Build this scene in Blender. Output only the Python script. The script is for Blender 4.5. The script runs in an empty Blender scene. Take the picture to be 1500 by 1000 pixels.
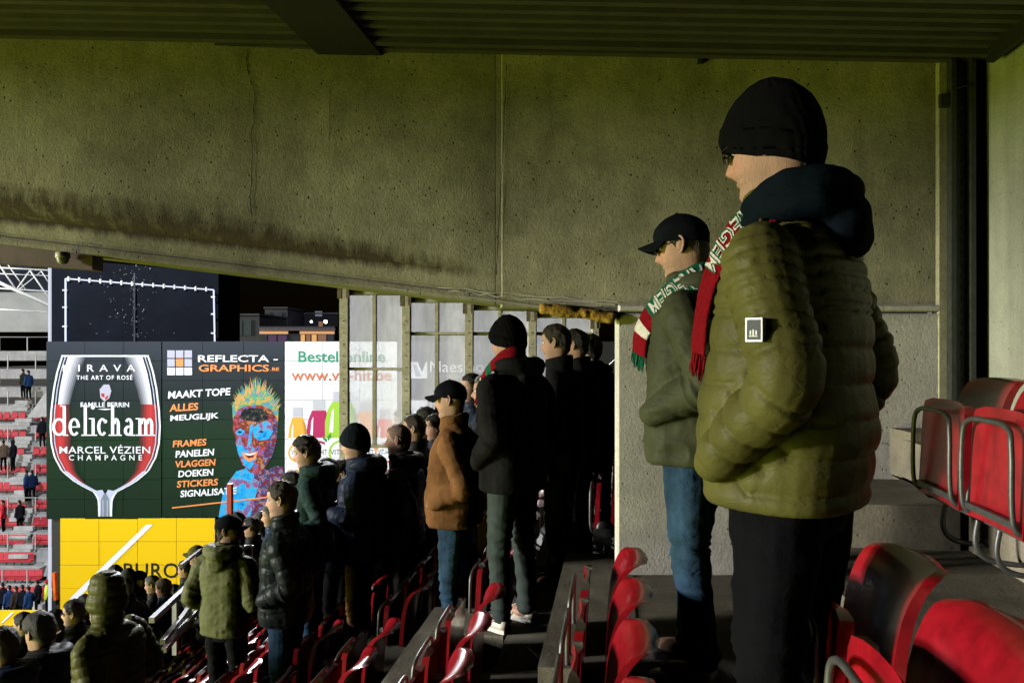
import bpy, math, random
import numpy as np
from mathutils import Vector, Matrix
random.seed(7); np.random.seed(7)
SC = bpy.context.scene
COL = SC.collection
# ---------------------------------------------------------------- camera, sky, lights
FPX = 1167.0; CX, HY = 750.0, 505.0          # focal length and horizon of the photograph, in its pixels
YAW = math.atan(155.0/FPX)
CAMH = 1.27
FW = Vector((-math.sin(YAW), math.cos(YAW), 0)); RT = Vector((math.cos(YAW), math.sin(YAW), 0)); UP = Vector((0,0,1))
CAM = Vector((0,0,CAMH))
cd = bpy.data.cameras.new('camera'); cam = bpy.data.objects.new('camera', cd); COL.objects.link(cam)
cam.location = CAM; cam.rotation_euler = (math.radians(90), 0, YAW)
cd.sensor_width = 36; cd.lens = 36*FPX/1500; cd.shift_y = (HY-500)/1500*1.0
cd.clip_start = .05; cd.clip_end = 1000
SC.camera = cam
w = bpy.data.worlds.new('World'); SC.world = w; w.use_nodes = True
nt = w.node_tree; bg = nt.nodes['Background']
sky = nt.nodes.new('ShaderNodeTexSky'); sky.sky_type = 'NISHITA'; sky.sun_disc = False
sky.sun_elevation = math.radians(1); sky.sun_rotation = math.radians(250)
nt.links.new(sky.outputs[0], bg.inputs[0]); bg.inputs[1].default_value = 0.002
def lamp(name, kind, loc, target, energy, color, **kw):
    l = bpy.data.lights.new(name, kind); l.energy = energy; l.color = color
    for k, v in kw.items(): setattr(l, k, v)
    o = bpy.data.objects.new(name, l); COL.objects.link(o); o.location = loc
    o.rotation_euler = (Vector(target)-Vector(loc)).to_track_quat('-Z', 'Y').to_euler()
    return o
def FR(u, z, h): return CAM + RT*u + FW*z + UP*h       # metres right, ahead and up of the camera
for el_, az_, e_, c_ in ((3.4, 21, 2.1, (1.0,.95,.80)), (5.6, 20, 1.9, (1.0,.95,.82)), (9.5, 16, 1.9, (1.0,.96,.88)), (15, 12, 1.8, (.96,.97,1.0))):
    EL, AZ = math.radians(el_), math.radians(az_)      # the floodlight rows of the stand opposite, one above the other
    tr = Vector((math.cos(EL)*math.cos(AZ), math.cos(EL)*math.sin(AZ), -math.sin(EL)))
    lamp('floodlight_row', 'SUN', (-60,-15,10), Vector((-60,-15,10))+tr, e_, c_, angle=math.radians(3.5))
lamp('pane_backlight_spot', 'SPOT', FR(-9,32,9), FR(-.6,8,-.1), 46000, (.95,.97,1.0), spot_size=math.radians(20), spot_blend=.6, shadow_soft_size=.6)  # unseen spot added so the dirty panes glow from behind
lamp('pitch_bounce', 'AREA', (-17,-2.0,-5.5), (0,4.4,2.2), 2000, (.88,1.0,.12), shape='RECTANGLE', size=16, size_y=7)
lamp('board_fill_spot', 'SPOT', FR(-16,9,15), FR(-20,42,-3), 62000, (.93,.96,1.0), spot_size=math.radians(72), spot_blend=.4, shadow_soft_size=1.0)  # unseen spot added to brighten the boards and the far stand
vs = SC.view_settings; vs.view_transform = 'Standard'; vs.look = 'None'; vs.exposure = 0; vs.gamma = 1; vs.use_curve_mapping = False
SC.cycles.max_bounces = 5; SC.cycles.diffuse_bounces = 0; SC.cycles.transparent_max_bounces = 12
try: SC.cycles.use_denoising = True
except Exception: pass

# ---------------------------------------------------------------- helpers
def W(x, y, z):                       # a photograph pixel at z metres ahead, as a point of the place
    return FR((x-CX)*z/FPX, z, (HY-y)*z/FPX)
def lerp(a, b, t): return a+(b-a)*t
def vnoise(p, seed=0):
    p = np.asarray(p, float)+seed*17.31
    i = np.floor(p); f = p-i; f = f*f*(3-2*f)
    def h(a, b, c):
        s = np.sin(a*127.1+b*311.7+c*74.7)*43758.5453
        return s-np.floor(s)
    out = 0
    for dx in (0,1):
        for dy in (0,1):
            for dz in (0,1):
                wgt = (f[:,0] if dx else 1-f[:,0])*(f[:,1] if dy else 1-f[:,1])*(f[:,2] if dz else 1-f[:,2])
                out = out+wgt*h(i[:,0]+dx, i[:,1]+dy, i[:,2]+dz)
    return out
class MB:
    def __init__(s): s.v = []; s.f = []; s.m = []
    def add(s, v, f, m=0):
        n = len(s.v); s.v += [tuple(p) for p in v]; s.f += [tuple(i+n for i in q) for q in f]; s.m += [m]*len(f); return s
    def box(s, c, d, m=0, rz=0, bev=0):
        c = Vector(c); x, y, z = d[0]/2, d[1]/2, d[2]/2
        R = Matrix.Rotation(rz, 3, 'Z')
        v = [c+R@Vector((i*x, j*y, k*z)) for k in (-1,1) for j in (-1,1) for i in (-1,1)]
        return s.add(v, [(0,2,3,1),(4,5,7,6),(0,1,5,4),(2,6,7,3),(0,4,6,2),(1,3,7,5)], m)
    def hexa(s, v8, m=0):             # bottom four then top four, both counter-clockwise from above
        return s.add(v8, [(3,2,1,0),(4,5,6,7),(0,1,5,4),(1,2,6,5),(2,3,7,6),(3,0,4,7)], m)
    def bar(s, a, b, w_, h_, m=0):
        a = Vector(a); b = Vector(b); t = (b-a).normalized(); r = UP if abs(t.z) < .95 else Vector((1,0,0))
        sd = t.cross(r).normalized(); u = sd.cross(t)
        v = []
        for p in (a, b):
            v += [p-sd*w_/2-u*h_/2, p+sd*w_/2-u*h_/2, p+sd*w_/2+u*h_/2, p-sd*w_/2+u*h_/2]
        return s.add(v, [(0,1,2,3),(7,6,5,4),(0,4,5,1),(1,5,6,2),(2,6,7,3),(3,7,4,0)], m)
    def loft(s, rings, m=0, caps=True):
        n = len(rings[0]); v = [p for r in rings for p in r]; f = []
        for i in range(len(rings)-1):
            for j in range(n):
                k = (j+1) % n
                f.append((i*n+j, i*n+k, (i+1)*n+k, (i+1)*n+j))
        if caps: f += [tuple(range(n))[::-1], tuple((len(rings)-1)*n+j for j in range(n))]
        return s.add(v, f, m)
    def tube(s, path, rad, n=10, sub=4, m=0, flat=None, ref=None):
        P, R = smooth(path, rad, sub)
        rings = []; prev = None
        for i in range(len(P)):
            t = P[min(i+1, len(P)-1)]-P[max(i-1, 0)]; t = t/(np.linalg.norm(t)+1e-9)
            if prev is None:
                r = np.array(ref if ref is not None else ((0,0,1) if abs(t[2]) < .9 else (0,1,0)), float)
                prev = r
            a = prev-t*np.dot(prev, t); a /= (np.linalg.norm(a)+1e-9); prev = a; b = np.cross(t, a)
            rx, ry = R[i]
            if (i == 0 or i == len(P)-1): rx *= .6; ry *= .6
            rings.append([P[i]+a*rx*math.cos(q)+b*ry*math.sin(q) for q in [2*math.pi*j/n for j in range(n)]])
        return s.loft(rings, m)
    def ell(s, c, r, m=0, n=12, k=8, M=None):
        rings = []
        for i in range(1, k):
            a = math.pi*i/k
            rings.append([Vector((r[0]*math.sin(a)*math.cos(q), r[1]*math.sin(a)*math.sin(q), -r[2]*math.cos(a))) for q in [2*math.pi*j/n for j in range(n)]])
        if M: rings = [[M@p for p in g] for g in rings]
        return s.loft([[Vector(c)+p for p in g] for g in rings], m)
    def torus(s, c, ax, R, r, m=0, n=20, k=6, sc=(1,1)):
        ax = Vector(ax).normalized(); a = ax.orthogonal().normalized(); a = (UP-ax*ax.dot(UP)).normalized() if abs(ax.z) < .9 else a
        b = ax.cross(a); rings = []
        for i in range(n+1):
            q = 2*math.pi*i/n; d = a*math.cos(q)*sc[0]+b*math.sin(q)*sc[1]; dn = d.normalized()
            rings.append([Vector(c)+d*R+dn*r*math.cos(p)+ax*r*math.sin(p) for p in [2*math.pi*j/k for j in range(k)]])
        return s.loft(rings, m, caps=False)
    def mesh(s, name='mesh'):
        me = bpy.data.meshes.new(name); me.from_pydata([tuple(p) for p in s.v], [], s.f)
        if any(s.m): me.polygons.foreach_set('material_index', s.m)
        me.update(); return me
def smooth(path, rad, sub):
    P = np.array([tuple(p) for p in path], float)
    R = np.array([(r, r) if not hasattr(r, '__len__') else r for r in (rad if hasattr(rad, '__len__') else [rad]*len(P))], float)
    if len(R) != len(P): R = np.array([R[0]]*len(P))
    if sub <= 1: return P, R
    A = np.hstack([P, R]); Q = np.vstack([2*A[0]-A[1], A, 2*A[-1]-A[-2]]); out = []
    for i in range(1, len(Q)-2):
        for k in range(sub):
            t = k/sub
            out.append(.5*((2*Q[i])+(-Q[i-1]+Q[i+1])*t+(2*Q[i-1]-5*Q[i]+4*Q[i+1]-Q[i+2])*t*t+(-Q[i-1]+3*Q[i]-3*Q[i+1]+Q[i+2])*t**3))
    out.append(A[-1]); out = np.array(out); return out[:, :3], np.abs(out[:, 3:])
def put(name, me, mats, parent=None, sm=False, loc=None):
    if isinstance(me, MB): me = me.mesh(name)
    for m in (mats if isinstance(mats, (list, tuple)) else [mats]): me.materials.append(m)
    if sm: me.polygons.foreach_set('use_smooth', [True]*len(me.polygons))
    o = bpy.data.objects.new(name, me); COL.objects.link(o)
    if parent: o.parent = parent
    if loc is not None: o.location = loc
    return o
def autosmooth(o, ang=40):
    me = o.data; me.polygons.foreach_set('use_smooth', [True]*len(me.polygons))
    try: me.set_sharp_from_angle(angle=math.radians(ang))
    except Exception: pass
    return o
def tag(o, label=None, cat=None, group=None, kind=None):
    for k, v in (('label', label), ('category', cat), ('group', group), ('kind', kind)):
        if v: o[k] = v
    return o
def empty(name, loc, label=None, cat=None, group=None, rz=0, kind=None):
    o = bpy.data.objects.new(name, None); COL.objects.link(o); o.location = loc; o.rotation_euler = (0,0,rz)
    return tag(o, label, cat, group, kind)
def copy_tree(o, parent=None):
    c = o.copy(); COL.objects.link(c); c.parent = parent
    for ch in list(o.children): copy_tree(ch, c)
    return c
def remesh(mb, vox, sm=2):
    me = mb.mesh('tmp'); o = bpy.data.objects.new('tmp', me); COL.objects.link(o)
    r = o.modifiers.new('r', 'REMESH'); r.mode = 'VOXEL'; r.voxel_size = vox
    if sm:
        s = o.modifiers.new('s', 'SMOOTH'); s.iterations = sm; s.factor = .5
    dg = bpy.context.evaluated_depsgraph_get()
    out = bpy.data.meshes.new_from_object(o.evaluated_get(dg))
    bpy.data.objects.remove(o); bpy.data.meshes.remove(me)
    return out
def getco(me):
    a = np.empty(len(me.vertices)*3); me.vertices.foreach_get('co', a); return a.reshape(-1, 3)
def displace(me, fn):
    co = getco(me); no = np.empty(len(me.vertices)*3); me.vertex_normals.foreach_get('vector', no); no = no.reshape(-1, 3)
    d = fn(co, no)
    me.vertices.foreach_set('co', (co+(no*d[:, None] if d.ndim == 1 else d)).ravel()); me.update()
def densify(pts, n):
    out = []
    for i in range(len(pts)-1):
        for k in range(n): out.append(tuple(lerp(pts[i][j], pts[i+1][j], k/n) for j in range(len(pts[0]))))
    return out+[tuple(pts[-1])]

# ---------------------------------------------------------------- materials
def newmat(name):
    m = bpy.data.materials.new(name); m.use_nodes = True; return m, m.node_tree, m.node_tree.nodes['Principled BSDF']
_mc = {}
def plain(name, col, rough=.6, metal=0, noise=0, nscale=20, bump=0, bscale=None, coat=0, spec=.5, sheen=0, coord='Object', stretch=(1,1,1)):
    key = (name, tuple(col), rough, metal, noise, nscale, bump)
    if key in _mc: return _mc[key]
    m, t, b = newmat(name); b.inputs['Roughness'].default_value = rough; b.inputs['Metallic'].default_value = metal
    b.inputs['Specular IOR Level'].default_value = spec
    if coat: b.inputs['Coat Weight'].default_value = coat; b.inputs['Coat Roughness'].default_value = .12
    if sheen: b.inputs['Sheen Weight'].default_value = sheen
    c = (col[0], col[1], col[2], 1); b.inputs['Base Color'].default_value = c
    if noise or bump:
        tc = t.nodes.new('ShaderNodeTexCoord'); mp = t.nodes.new('ShaderNodeMapping'); mp.inputs['Scale'].default_value = stretch
        t.links.new(tc.outputs[coord], mp.inputs[0])
        n = t.nodes.new('ShaderNodeTexNoise'); n.inputs['Scale'].default_value = nscale; n.inputs['Detail'].default_value = 6; n.inputs['Roughness'].default_value = .65
        t.links.new(mp.outputs[0], n.inputs['Vector'])
        if noise:
            r = t.nodes.new('ShaderNodeMapRange'); r.inputs[3].default_value = 1-noise; r.inputs[4].default_value = 1+noise*.8
            r.inputs[1].default_value = .3; r.inputs[2].default_value = .7
            t.links.new(n.outputs[0], r.inputs[0])
            x = t.nodes.new('ShaderNodeVectorMath'); x.operation = 'SCALE'; x.inputs[0].default_value = col[:3]
            t.links.new(r.outputs[0], x.inputs['Scale']); t.links.new(x.outputs[0], b.inputs['Base Color'])
        if bump:
            n2 = n
            if bscale:
                n2 = t.nodes.new('ShaderNodeTexNoise'); n2.inputs['Scale'].default_value = bscale; n2.inputs['Detail'].default_value = 4
                t.links.new(mp.outputs[0], n2.inputs['Vector'])
            bp = t.nodes.new('ShaderNodeBump'); bp.inputs['Strength'].default_value = bump; bp.inputs['Distance'].default_value = .01
            t.links.new(n2.outputs[0], bp.inputs['Height']); t.links.new(bp.outputs[0], b.inputs['Normal'])
    _mc[key] = m; return m
def concrete(name, base, pit=.8, stain_shade=.5, warm=(.9,.88,.8), streak=.5, stain_shade_attr=False):
    m, t, b = newmat(name); L = t.links; N = t.nodes
    b.inputs['Roughness'].default_value = .88; b.inputs['Specular IOR Level'].default_value = .25
    tc = N.new('ShaderNodeTexCoord')
    def noise(sc, st=(1,1,1), det=8, rough=.6):
        mp = N.new('ShaderNodeMapping'); mp.inputs['Scale'].default_value = st; L.new(tc.outputs['Object'], mp.inputs[0])
        n = N.new('ShaderNodeTexNoise'); n.inputs['Scale'].default_value = sc; n.inputs['Detail'].default_value = det; n.inputs['Roughness'].default_value = rough
        L.new(mp.outputs[0], n.inputs['Vector']); return n.outputs[0]
    def rng(s, a, b_, c, d):
        r = N.new('ShaderNodeMapRange'); L.new(s, r.inputs[0])
        for i, v in enumerate((a, b_, c, d)): r.inputs[i+1].default_value = v
        return r.outputs[0]
    def mul(a, c):
        x = N.new('ShaderNodeMath'); x.operation = 'MULTIPLY'; L.new(a, x.inputs[0]); L.new(c, x.inputs[1]); return x.outputs[0]
    big = rng(noise(.9), .35, .65, 1-stain_shade*.55, 1.1)
    mid = rng(noise(6, det=10, rough=.75), .3, .7, 1-stain_shade*.4, 1.12)
    fine = rng(noise(70, det=4, rough=.7), .3, .7, .84, 1.12)
    st = rng(noise(3.2, (1,1,.12)), .45, .7, 1, 1-streak*.5)
    v = N.new('ShaderNodeTexVoronoi'); v.inputs['Scale'].default_value = 21; L.new(tc.outputs['Object'], v.inputs['Vector'])
    pm = rng(noise(5, det=2), .46, .52, 0, 1)
    pr = rng(v.outputs['Distance'], .07, .14, 1-pit, 1)
    mxp = N.new('ShaderNodeMix'); mxp.data_type = 'FLOAT'; L.new(pm, mxp.inputs[0]); mxp.inputs[2].default_value = 1; L.new(pr, mxp.inputs[3])
    v2 = N.new('ShaderNodeTexVoronoi'); v2.inputs['Scale'].default_value = 45; L.new(tc.outputs['Object'], v2.inputs['Vector'])
    p2 = rng(v2.outputs['Distance'], .06, .2, 1-pit*.5, 1)
    tot = mul(mul(mul(big, mid), mul(fine, st)), mul(mxp.outputs[0], p2))
    x = N.new('ShaderNodeVectorMath'); x.operation = 'SCALE'; x.inputs[0].default_value = (base*warm[0], base*warm[1], base*warm[2]); L.new(tot, x.inputs['Scale'])
    out = x.outputs[0]
    if stain_shade_attr:  # dark band: painted underside shade mixed with brown dirt
        at = N.new('ShaderNodeAttribute'); at.attribute_name = 'stain_shade'
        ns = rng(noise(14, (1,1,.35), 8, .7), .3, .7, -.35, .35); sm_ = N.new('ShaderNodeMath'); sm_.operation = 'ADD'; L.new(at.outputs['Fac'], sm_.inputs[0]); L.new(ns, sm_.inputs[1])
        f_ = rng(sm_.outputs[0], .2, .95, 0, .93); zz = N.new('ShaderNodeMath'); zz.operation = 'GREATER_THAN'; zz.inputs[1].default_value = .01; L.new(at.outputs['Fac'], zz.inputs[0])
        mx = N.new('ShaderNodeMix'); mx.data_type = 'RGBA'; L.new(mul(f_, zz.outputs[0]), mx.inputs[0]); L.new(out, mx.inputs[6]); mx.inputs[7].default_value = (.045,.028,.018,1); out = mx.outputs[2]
    L.new(out, b.inputs['Base Color'])
    bp = N.new('ShaderNodeBump'); bp.inputs['Strength'].default_value = .45; bp.inputs['Distance'].default_value = .008
    L.new(mul(mul(fine, mid), mul(mxp.outputs[0], p2)), bp.inputs['Height']); L.new(bp.outputs[0], b.inputs['Normal'])
    return m
M = dict(
    wall=concrete('concrete_wall', .54, .9, .8, (.97,.93,.66), .6, stain_shade_attr=True), pier=concrete('concrete_pier', .68, .7, .5, (.93,.9,.84), .3),
    floor=concrete('concrete_floor', .27, .4, .9, (.95,.86,.66)), back=concrete('concrete_painted', .42, .4, .35, (.9,.93,.8), .6),
    dirt=plain('dirt', (.07,.045,.028), .95, noise=.5, nscale=30), crack=plain('crack', (.03,.028,.02), .95),
    farcon=concrete('terrace_concrete', .5, .1, .3, (1,1,1)),
    roof=plain('roof_sheet', (.10,.10,.085), .55, .3, noise=.25, nscale=6), black=plain('black_steel', (.012,.012,.012), .6, noise=.3, nscale=30),
    steel=plain('galvanised_steel', (.11,.115,.115), .45, .6, noise=.3, nscale=35, bump=.1), darksteel=plain('dark_steel', (.05,.055,.05), .5, .4, noise=.4, nscale=25),
    wframe=plain('window_frame', (.62,.58,.5), .7, noise=.35, nscale=18, bump=.2), wood=plain('old_bracket', (.2,.15,.1), .8, noise=.5, nscale=25, bump=.4),
    red=plain('red_seat_plastic', (.27,.006,.013), .3, noise=.4, nscale=14, coat=.3, bump=.08), redfar=plain('red_seat_faded', (.55,.04,.06), .45),
    blackp=plain('black_plastic', (.012,.012,.013), .4), foam=plain('yellow_foam', (.38,.22,.025), .9, noise=.6, nscale=60, bump=.8),
    flake=plain('paint_flake', (.75,.74,.66), .8), white=plain('white_paint', (.8,.8,.8), .5), rail=plain('rail_metal', (.5,.51,.54), .4, .5, noise=.2, nscale=15),
    night=plain('night_facade', (.05,.055,.06), .8, noise=.2, nscale=2), nightpale=plain('pale_facade', (.05,.05,.06), .8, noise=.2, nscale=2),
)
def emis(name, col, s):
    m, t, b = newmat(name); b.inputs['Base Color'].default_value = (0,0,0,1); b.inputs['Emission Color'].default_value = (*col, 1); b.inputs['Emission Strength'].default_value = s; return m
# ---------------------------------------------------------------- structure of the near stand
ZW = 4.42                                     # the concrete end wall stands this far ahead, square to the view
RISE, PITCH = .385, .71
def edge(k): return .08+PITCH*k
def level(k): return RISE*k
def wp(x, y, z=ZW): return W(x, y, z)
def topy(x): return 62+x*28/1430.
def boty(x): return 357+x*(466-357)/903.
def bandlo(x): return 318+x*(402-318)/725.
def bandhi(x): return (284+x*.1) if x < 360 else bandlo(x)-lerp(36, 0, min(1, (x-330)/395.))**1*1.0 if x < 725 else bandlo(x)
def bh(x):
    t = min(1, max(0, (725-x)/500.)); return bandlo(x)-38*t**.8
wallE = empty('concrete_wall', wp(903, 838), None, None, None, 0, 'structure'); wallE.location = (0,0,0)
mb = MB(); cols = list(range(-2300, 0, 100))+list(range(0, 726, 25))
def colrow(x):
    d = min(.22, .15*max(0, (725-x))/725.)
    hi, lo, bt = bh(x), bandlo(x), boty(x)
    pts = [(topy(x)-30, d), (lerp(topy(x), hi, .25), d), (lerp(topy(x), hi, .6), d), (hi-16, d), (hi-6, d)]
    for q in (15, 32, 50, 68, 82, 90):
        a = math.radians(q); pts.append((hi+(lo-hi)*math.sin(a), d*math.cos(a)))
    pts += [(lerp(lo, bt, .35), 0), (bt-17, 0), (bt-15.5, -.012), (bt-12, -.012), (bt-11, 0), (bt-5, .012), (bt, .012), (bt+.5, -.40)]
    return [wp(x, y, ZW-dz) if dz > -.3 else FR((x-CX)*ZW/FPX, ZW-dz, (HY-y)*ZW/FPX) for y, dz in pts]
R_ = [colrow(x) for x in cols]; n = len(R_[0])
mb.add([p for r in R_ for p in r], [(i*n+j, i*n+j+1, (i+1)*n+j+1, (i+1)*n+j) for i in range(len(R_)-1) for j in range(n-1)])
me = mb.mesh('raker_beam'); sa = me.attributes.new('stain_shade', 'FLOAT', 'POINT')
STP = [0,0,0,.05,.5,.8,.95,1,1,1,1]  # shade of the rounded underside painted into the colour, along with dirt
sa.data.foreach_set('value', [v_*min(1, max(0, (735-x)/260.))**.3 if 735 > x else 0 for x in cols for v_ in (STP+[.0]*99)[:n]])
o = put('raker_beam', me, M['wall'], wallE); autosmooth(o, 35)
# right of the groove: flat panels
def panel(name, x0, y0, x1, y1, d, th, mat, ys=None, bev=3):
    m = MB(); z0 = ZW-d
    fr = lambda x, y, dz: FR((x-CX)*ZW/FPX, z0+dz, (HY-y)*ZW/FPX)
    ya0, ya1, yb0, yb1 = (ys if ys else (y0, y0, y1, y1))
    v = [fr(x0+bev, ya0+bev, 0), fr(x1-bev, ya1+bev, 0), fr(x1-bev, yb1-bev, 0), fr(x0+bev, yb0-bev, 0),
         fr(x0, ya0, .012), fr(x1, ya1, .012), fr(x1, yb1, .012), fr(x0, yb0, .012),
         fr(x0, ya0, th), fr(x1, ya1, th), fr(x1, yb1, th), fr(x0, yb0, th)]
    m.add(v, [(3,2,1,0),(4,0,1,5),(5,1,2,6),(6,2,3,7),(7,3,0,4),(8,4,5,9),(9,5,6,10),(10,6,7,11),(11,7,4,8)])
    return put(name, m, mat, wallE)
panel('upper_panel', 733, 75, 1510, 452, .006, .35, M['wall'], ys=(60, 60, 452, 452))
panel('pier', 903, 459, 1470, 842, .03, .1, M['pier'])
panel('cornice', 905, 447, 1376, 457, .045, .1, M['pier'], bev=2)
m = MB(); m.add([wp(726, 72, ZW-.012), wp(734, 72, ZW-.012), wp(734, 406, ZW-.012), wp(726, 406, ZW-.012)], [(0,3,2,1)]); 
# lower beam below the panel between the groove and the pier
fl = MB()
for x0, x1 in ((726, 905),):
    rr = [colrow(x) for x in (726, 800, 905)]
    fl.add([p for r in rr for p in r], [(i*n+j, i*n+j+1, (i+1)*n+j+1, (i+1)*n+j) for i in range(2) for j in range(n-1)])
put('beam_end', fl, M['wall'], wallE)
def ribbon(pts, wd, mat, name, z=ZW, jag=1.5, off=.004, par=None):
    m = MB(); P = densify(pts, 9); v = []
    for i, (x, y) in enumerate(P):
        j = random.uniform(-jag, jag); ww = wd*random.uniform(.25, 1.2); d = min(.22, .15*max(0, 725-x)/725.) if z is None else 0
        zz = (ZW-d if z is None else z)-off
        dx, dy = (ww, 0) if abs(pts[0][0]-pts[-1][0]) < abs(pts[0][1]-pts[-1][1]) else (0, ww)
        v += [wp(x+j-dx, y-dy+ (j if dx == 0 else 0), zz), wp(x+j+dx, y+dy+(j if dx == 0 else 0), zz)]
    m.add(v, [(2*i, 2*i+1, 2*i+3, 2*i+2) for i in range(len(P)-1)])
    return put(name, m, mat, par or wallE)
ribbon([(361, 72), (364, 110), (374, 134)], .9, M['crack'], 'crack', None)
ribbon([(374, 134), (369, 200), (367, 316)], .7, M['crack'], 'crack', None)
ribbon([(484, 130), (483, 205)], .5, M['crack'], 'crack', None, jag=.6)
ribbon([(744, 96), (739, 210), (729, 400)], .35, M['pier'], 'groove_edge', ZW-.008, jag=.4)
ribbon([(742, 96), (737, 210), (727, 402)], .7, M['crack'], 'crack', ZW-.008, jag=.4)
ribbon([(640, 420), (730, 429), (905, 443)], .6, M['flake'], 'paint_flake', ZW, jag=1.6, off=.014)
ribbon([(655, 425), (760, 437), (900, 446)], .7, M['flake'], 'paint_flake', ZW, jag=1.8, off=.014)
ribbon([(560, 421), (890, 461)], .4, M['flake'], 'paint_flake', ZW, jag=1.0, off=.016)
for pts in (([(1345, 640), (1368, 700)]), ([(1292, 648), (1312, 655)]), ([(1345, 655), (1375, 645)])):
    ribbon(pts, .7, M['crack'], 'crack', ZW-.03)
# yellow foam under the beam end
m = MB(); P = [(790, 452), (820, 455), (850, 459), (880, 463), (901, 466)]
m.tube([wp(x, y, ZW-.03) for x, y in P], .031, n=10, sub=10)
me = remesh(m, .012, 0); displace(me, lambda c, n_: .014*(vnoise(c*45)-.5)+.02*(vnoise(c*18, 3)-.5))
tag(put('foam_strip', me, M['foam'], None, True), 'lumpy yellow foam strip filling the gap under the concrete beam', 'foam strip')
# soffit behind the wall, above the glazing
m = MB()
for x0, x1 in ((-300, 903),):
    v = [wp(x0, boty(x0), ZW+.40), wp(x1, boty(x1), ZW+.40), W(x1, boty(x1)-6, 8.0), W(x0, boty(x0)-6, 8.0)]
    v = [FR((x0-CX)*ZW/FPX, ZW+.40, (HY-boty(x0))*ZW/FPX), FR((x1-CX)*ZW/FPX, ZW+.40, (HY-boty(x1))*ZW/FPX), W(x1, boty(x1)-10, 8.0), W(x0, boty(x0)-10, 8.0)]
    m.hexa(v+[p+UP*.5 for p in v])
put('soffit', m, M['wall'], wallE)
# post and steel column beside the back wall
m = MB(); fr = lambda x, y, z: W(x, y, z)
def pbox(x0, y0, x1, y1, z, th):
    a = [fr(x0, y1, z), fr(x1, y1, z), fr(x1, y0, z), fr(x0, y0, z)]; q = MB()
    q.add(a+[p+FW*th for p in a], [(0,1,2,3),(7,6,5,4),(0,4,5,1),(1,5,6,2),(2,6,7,3),(3,7,4,0)]); return q
put('wall_post', pbox(1376, 88, 1393, 700, ZW-.045, .08), M['wall'], wallE)
colE = empty('steel_column', wp(1412, 700, ZW-.06), 'dark slotted steel column in the corner beside the pale back wall', 'column'); L0 = colE.location.copy()
def rel(mb_, loc):
    mb_.v = [tuple(Vector(p)-loc) for p in mb_.v]; return mb_
put('web', rel(pbox(1395, 84, 1428, 700, ZW-.06, .06), L0), M['darksteel'], colE)
put('flange', rel(pbox(1394, 84, 1401, 700, ZW-.11, .05), L0), M['darksteel'], colE)
put('flange', rel(pbox(1423, 84, 1430, 700, ZW-.11, .05), L0), M['darksteel'], colE)
m = MB()
for y in range(110, 560, 17):
    for x in (1408, 1417): q = pbox(x, y, x+2.5, y+9, ZW-.064, .004); m.add(q.v, q.f)
sl = put('slots', rel(m, L0), M['black'], colE)
put('clamp', rel(pbox(1379, 137, 1392, 156, ZW-.1, .03), L0), M['black'], colE)
m = MB(); m.tube([wp(1392, 136, ZW-.12), wp(1405, 128, ZW-.13), wp(1431, 124, ZW-.13)], .006, n=6); put('cable_tie', rel(m, L0), M['black'], colE, True)
# back wall: runs along the rows to the right
XB = 2.0
m = MB(); m.box((XB+.2, 1.9, 1.4), (.4, 7.2, 3.6))
bw = put('back_wall', m, M['back']); tag(bw, kind='structure')
# ---- roof
RH = lambda x: (HY-topy(x))*ZW/FPX
roofE = empty('roof', (0,0,0), kind='structure')
m = MB(); zs = []; z = -2.0
prof = []
while z < ZW+.02:
    prof += [(z, .0), (z+.035, .0), (z+.042, -.05), (z+.085, -.05), (z+.092, 0)]; z += .105
prof = [(zz, d) for zz, d in prof if zz <= ZW+.05]
xs = [-2300, -800, 400, 1500]
v = []
for x in xs:
    u = (x-CX)*ZW/FPX
    for zz, d in prof: v.append(FR(u, zz, RH(x)+d+.03))
n = len(prof)
m.add(v, [(i*n+j, (i+1)*n+j, (i+1)*n+j+1, i*n+j+1) for i in range(len(xs)-1) for j in range(n-1)])
put('roof_sheet', m, M['roof'], roofE)
m = MB(); v = [FR((x-CX)*ZW/FPX, zz, RH(x)+hh) for hh in (.06, .1) for x, zz in ((-2300, -3), (1700, -3), (1700, 9), (-2300, 9))]; m.hexa(v)
put('roof_deck', m, M['darksteel'], roofE)
for zz, hh, th in ((4.36, -.012, .03), (4.24, -.02, .035)):
    m = MB(); m.bar(FR((-2300-CX)*ZW/FPX, zz, RH(-2300)+hh), FR((1420-CX)*ZW/FPX, zz, RH(1420)+hh), .05, th); put('purlin', m, M['roof'], roofE)
m = MB(); m.box((-1.46, 1.75, CAMH+1.66), (.16, 5.0, .12)); m.box((-1.46, 1.75, CAMH+1.60), (.34, 5.0, .02))
tag(put('roof_girder', m, M['black'], None), 'black steel girder running under the corrugated roof above the crowd', 'girder')
m = MB(); m.box((1.86, 1.9, CAMH+1.60), (.2, 5.1, .05)); m.box((1.93, 1.9, CAMH+1.53), (.03, 5.1, .12))
tag(put('edge_girder', m, M['black'], None), 'black steel angle fixed along the top of the back wall', 'girder')
m = MB(); v = [wp(1340, 14, 3.9), wp(1425, 14, 3.9), wp(1425, 34, 3.9), wp(1385, 30, 3.9)]; m.add(v+[p+FW*.05 for p in v], [(0,3,2,1),(4,5,6,7),(0,1,5,4),(1,2,6,5),(2,3,7,6),(3,0,4,7)])
tag(put('gusset_plate', m, M['black'], None), 'small black steel bracket under the roof near the back wall', 'bracket')
m = MB(); q = pbox(1023, 74, 1030, 92, ZW-.03, .03); tag(put('roof_clip', q, M['black'], None), 'small black clip under the roof edge above the wall', 'clip')
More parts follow.
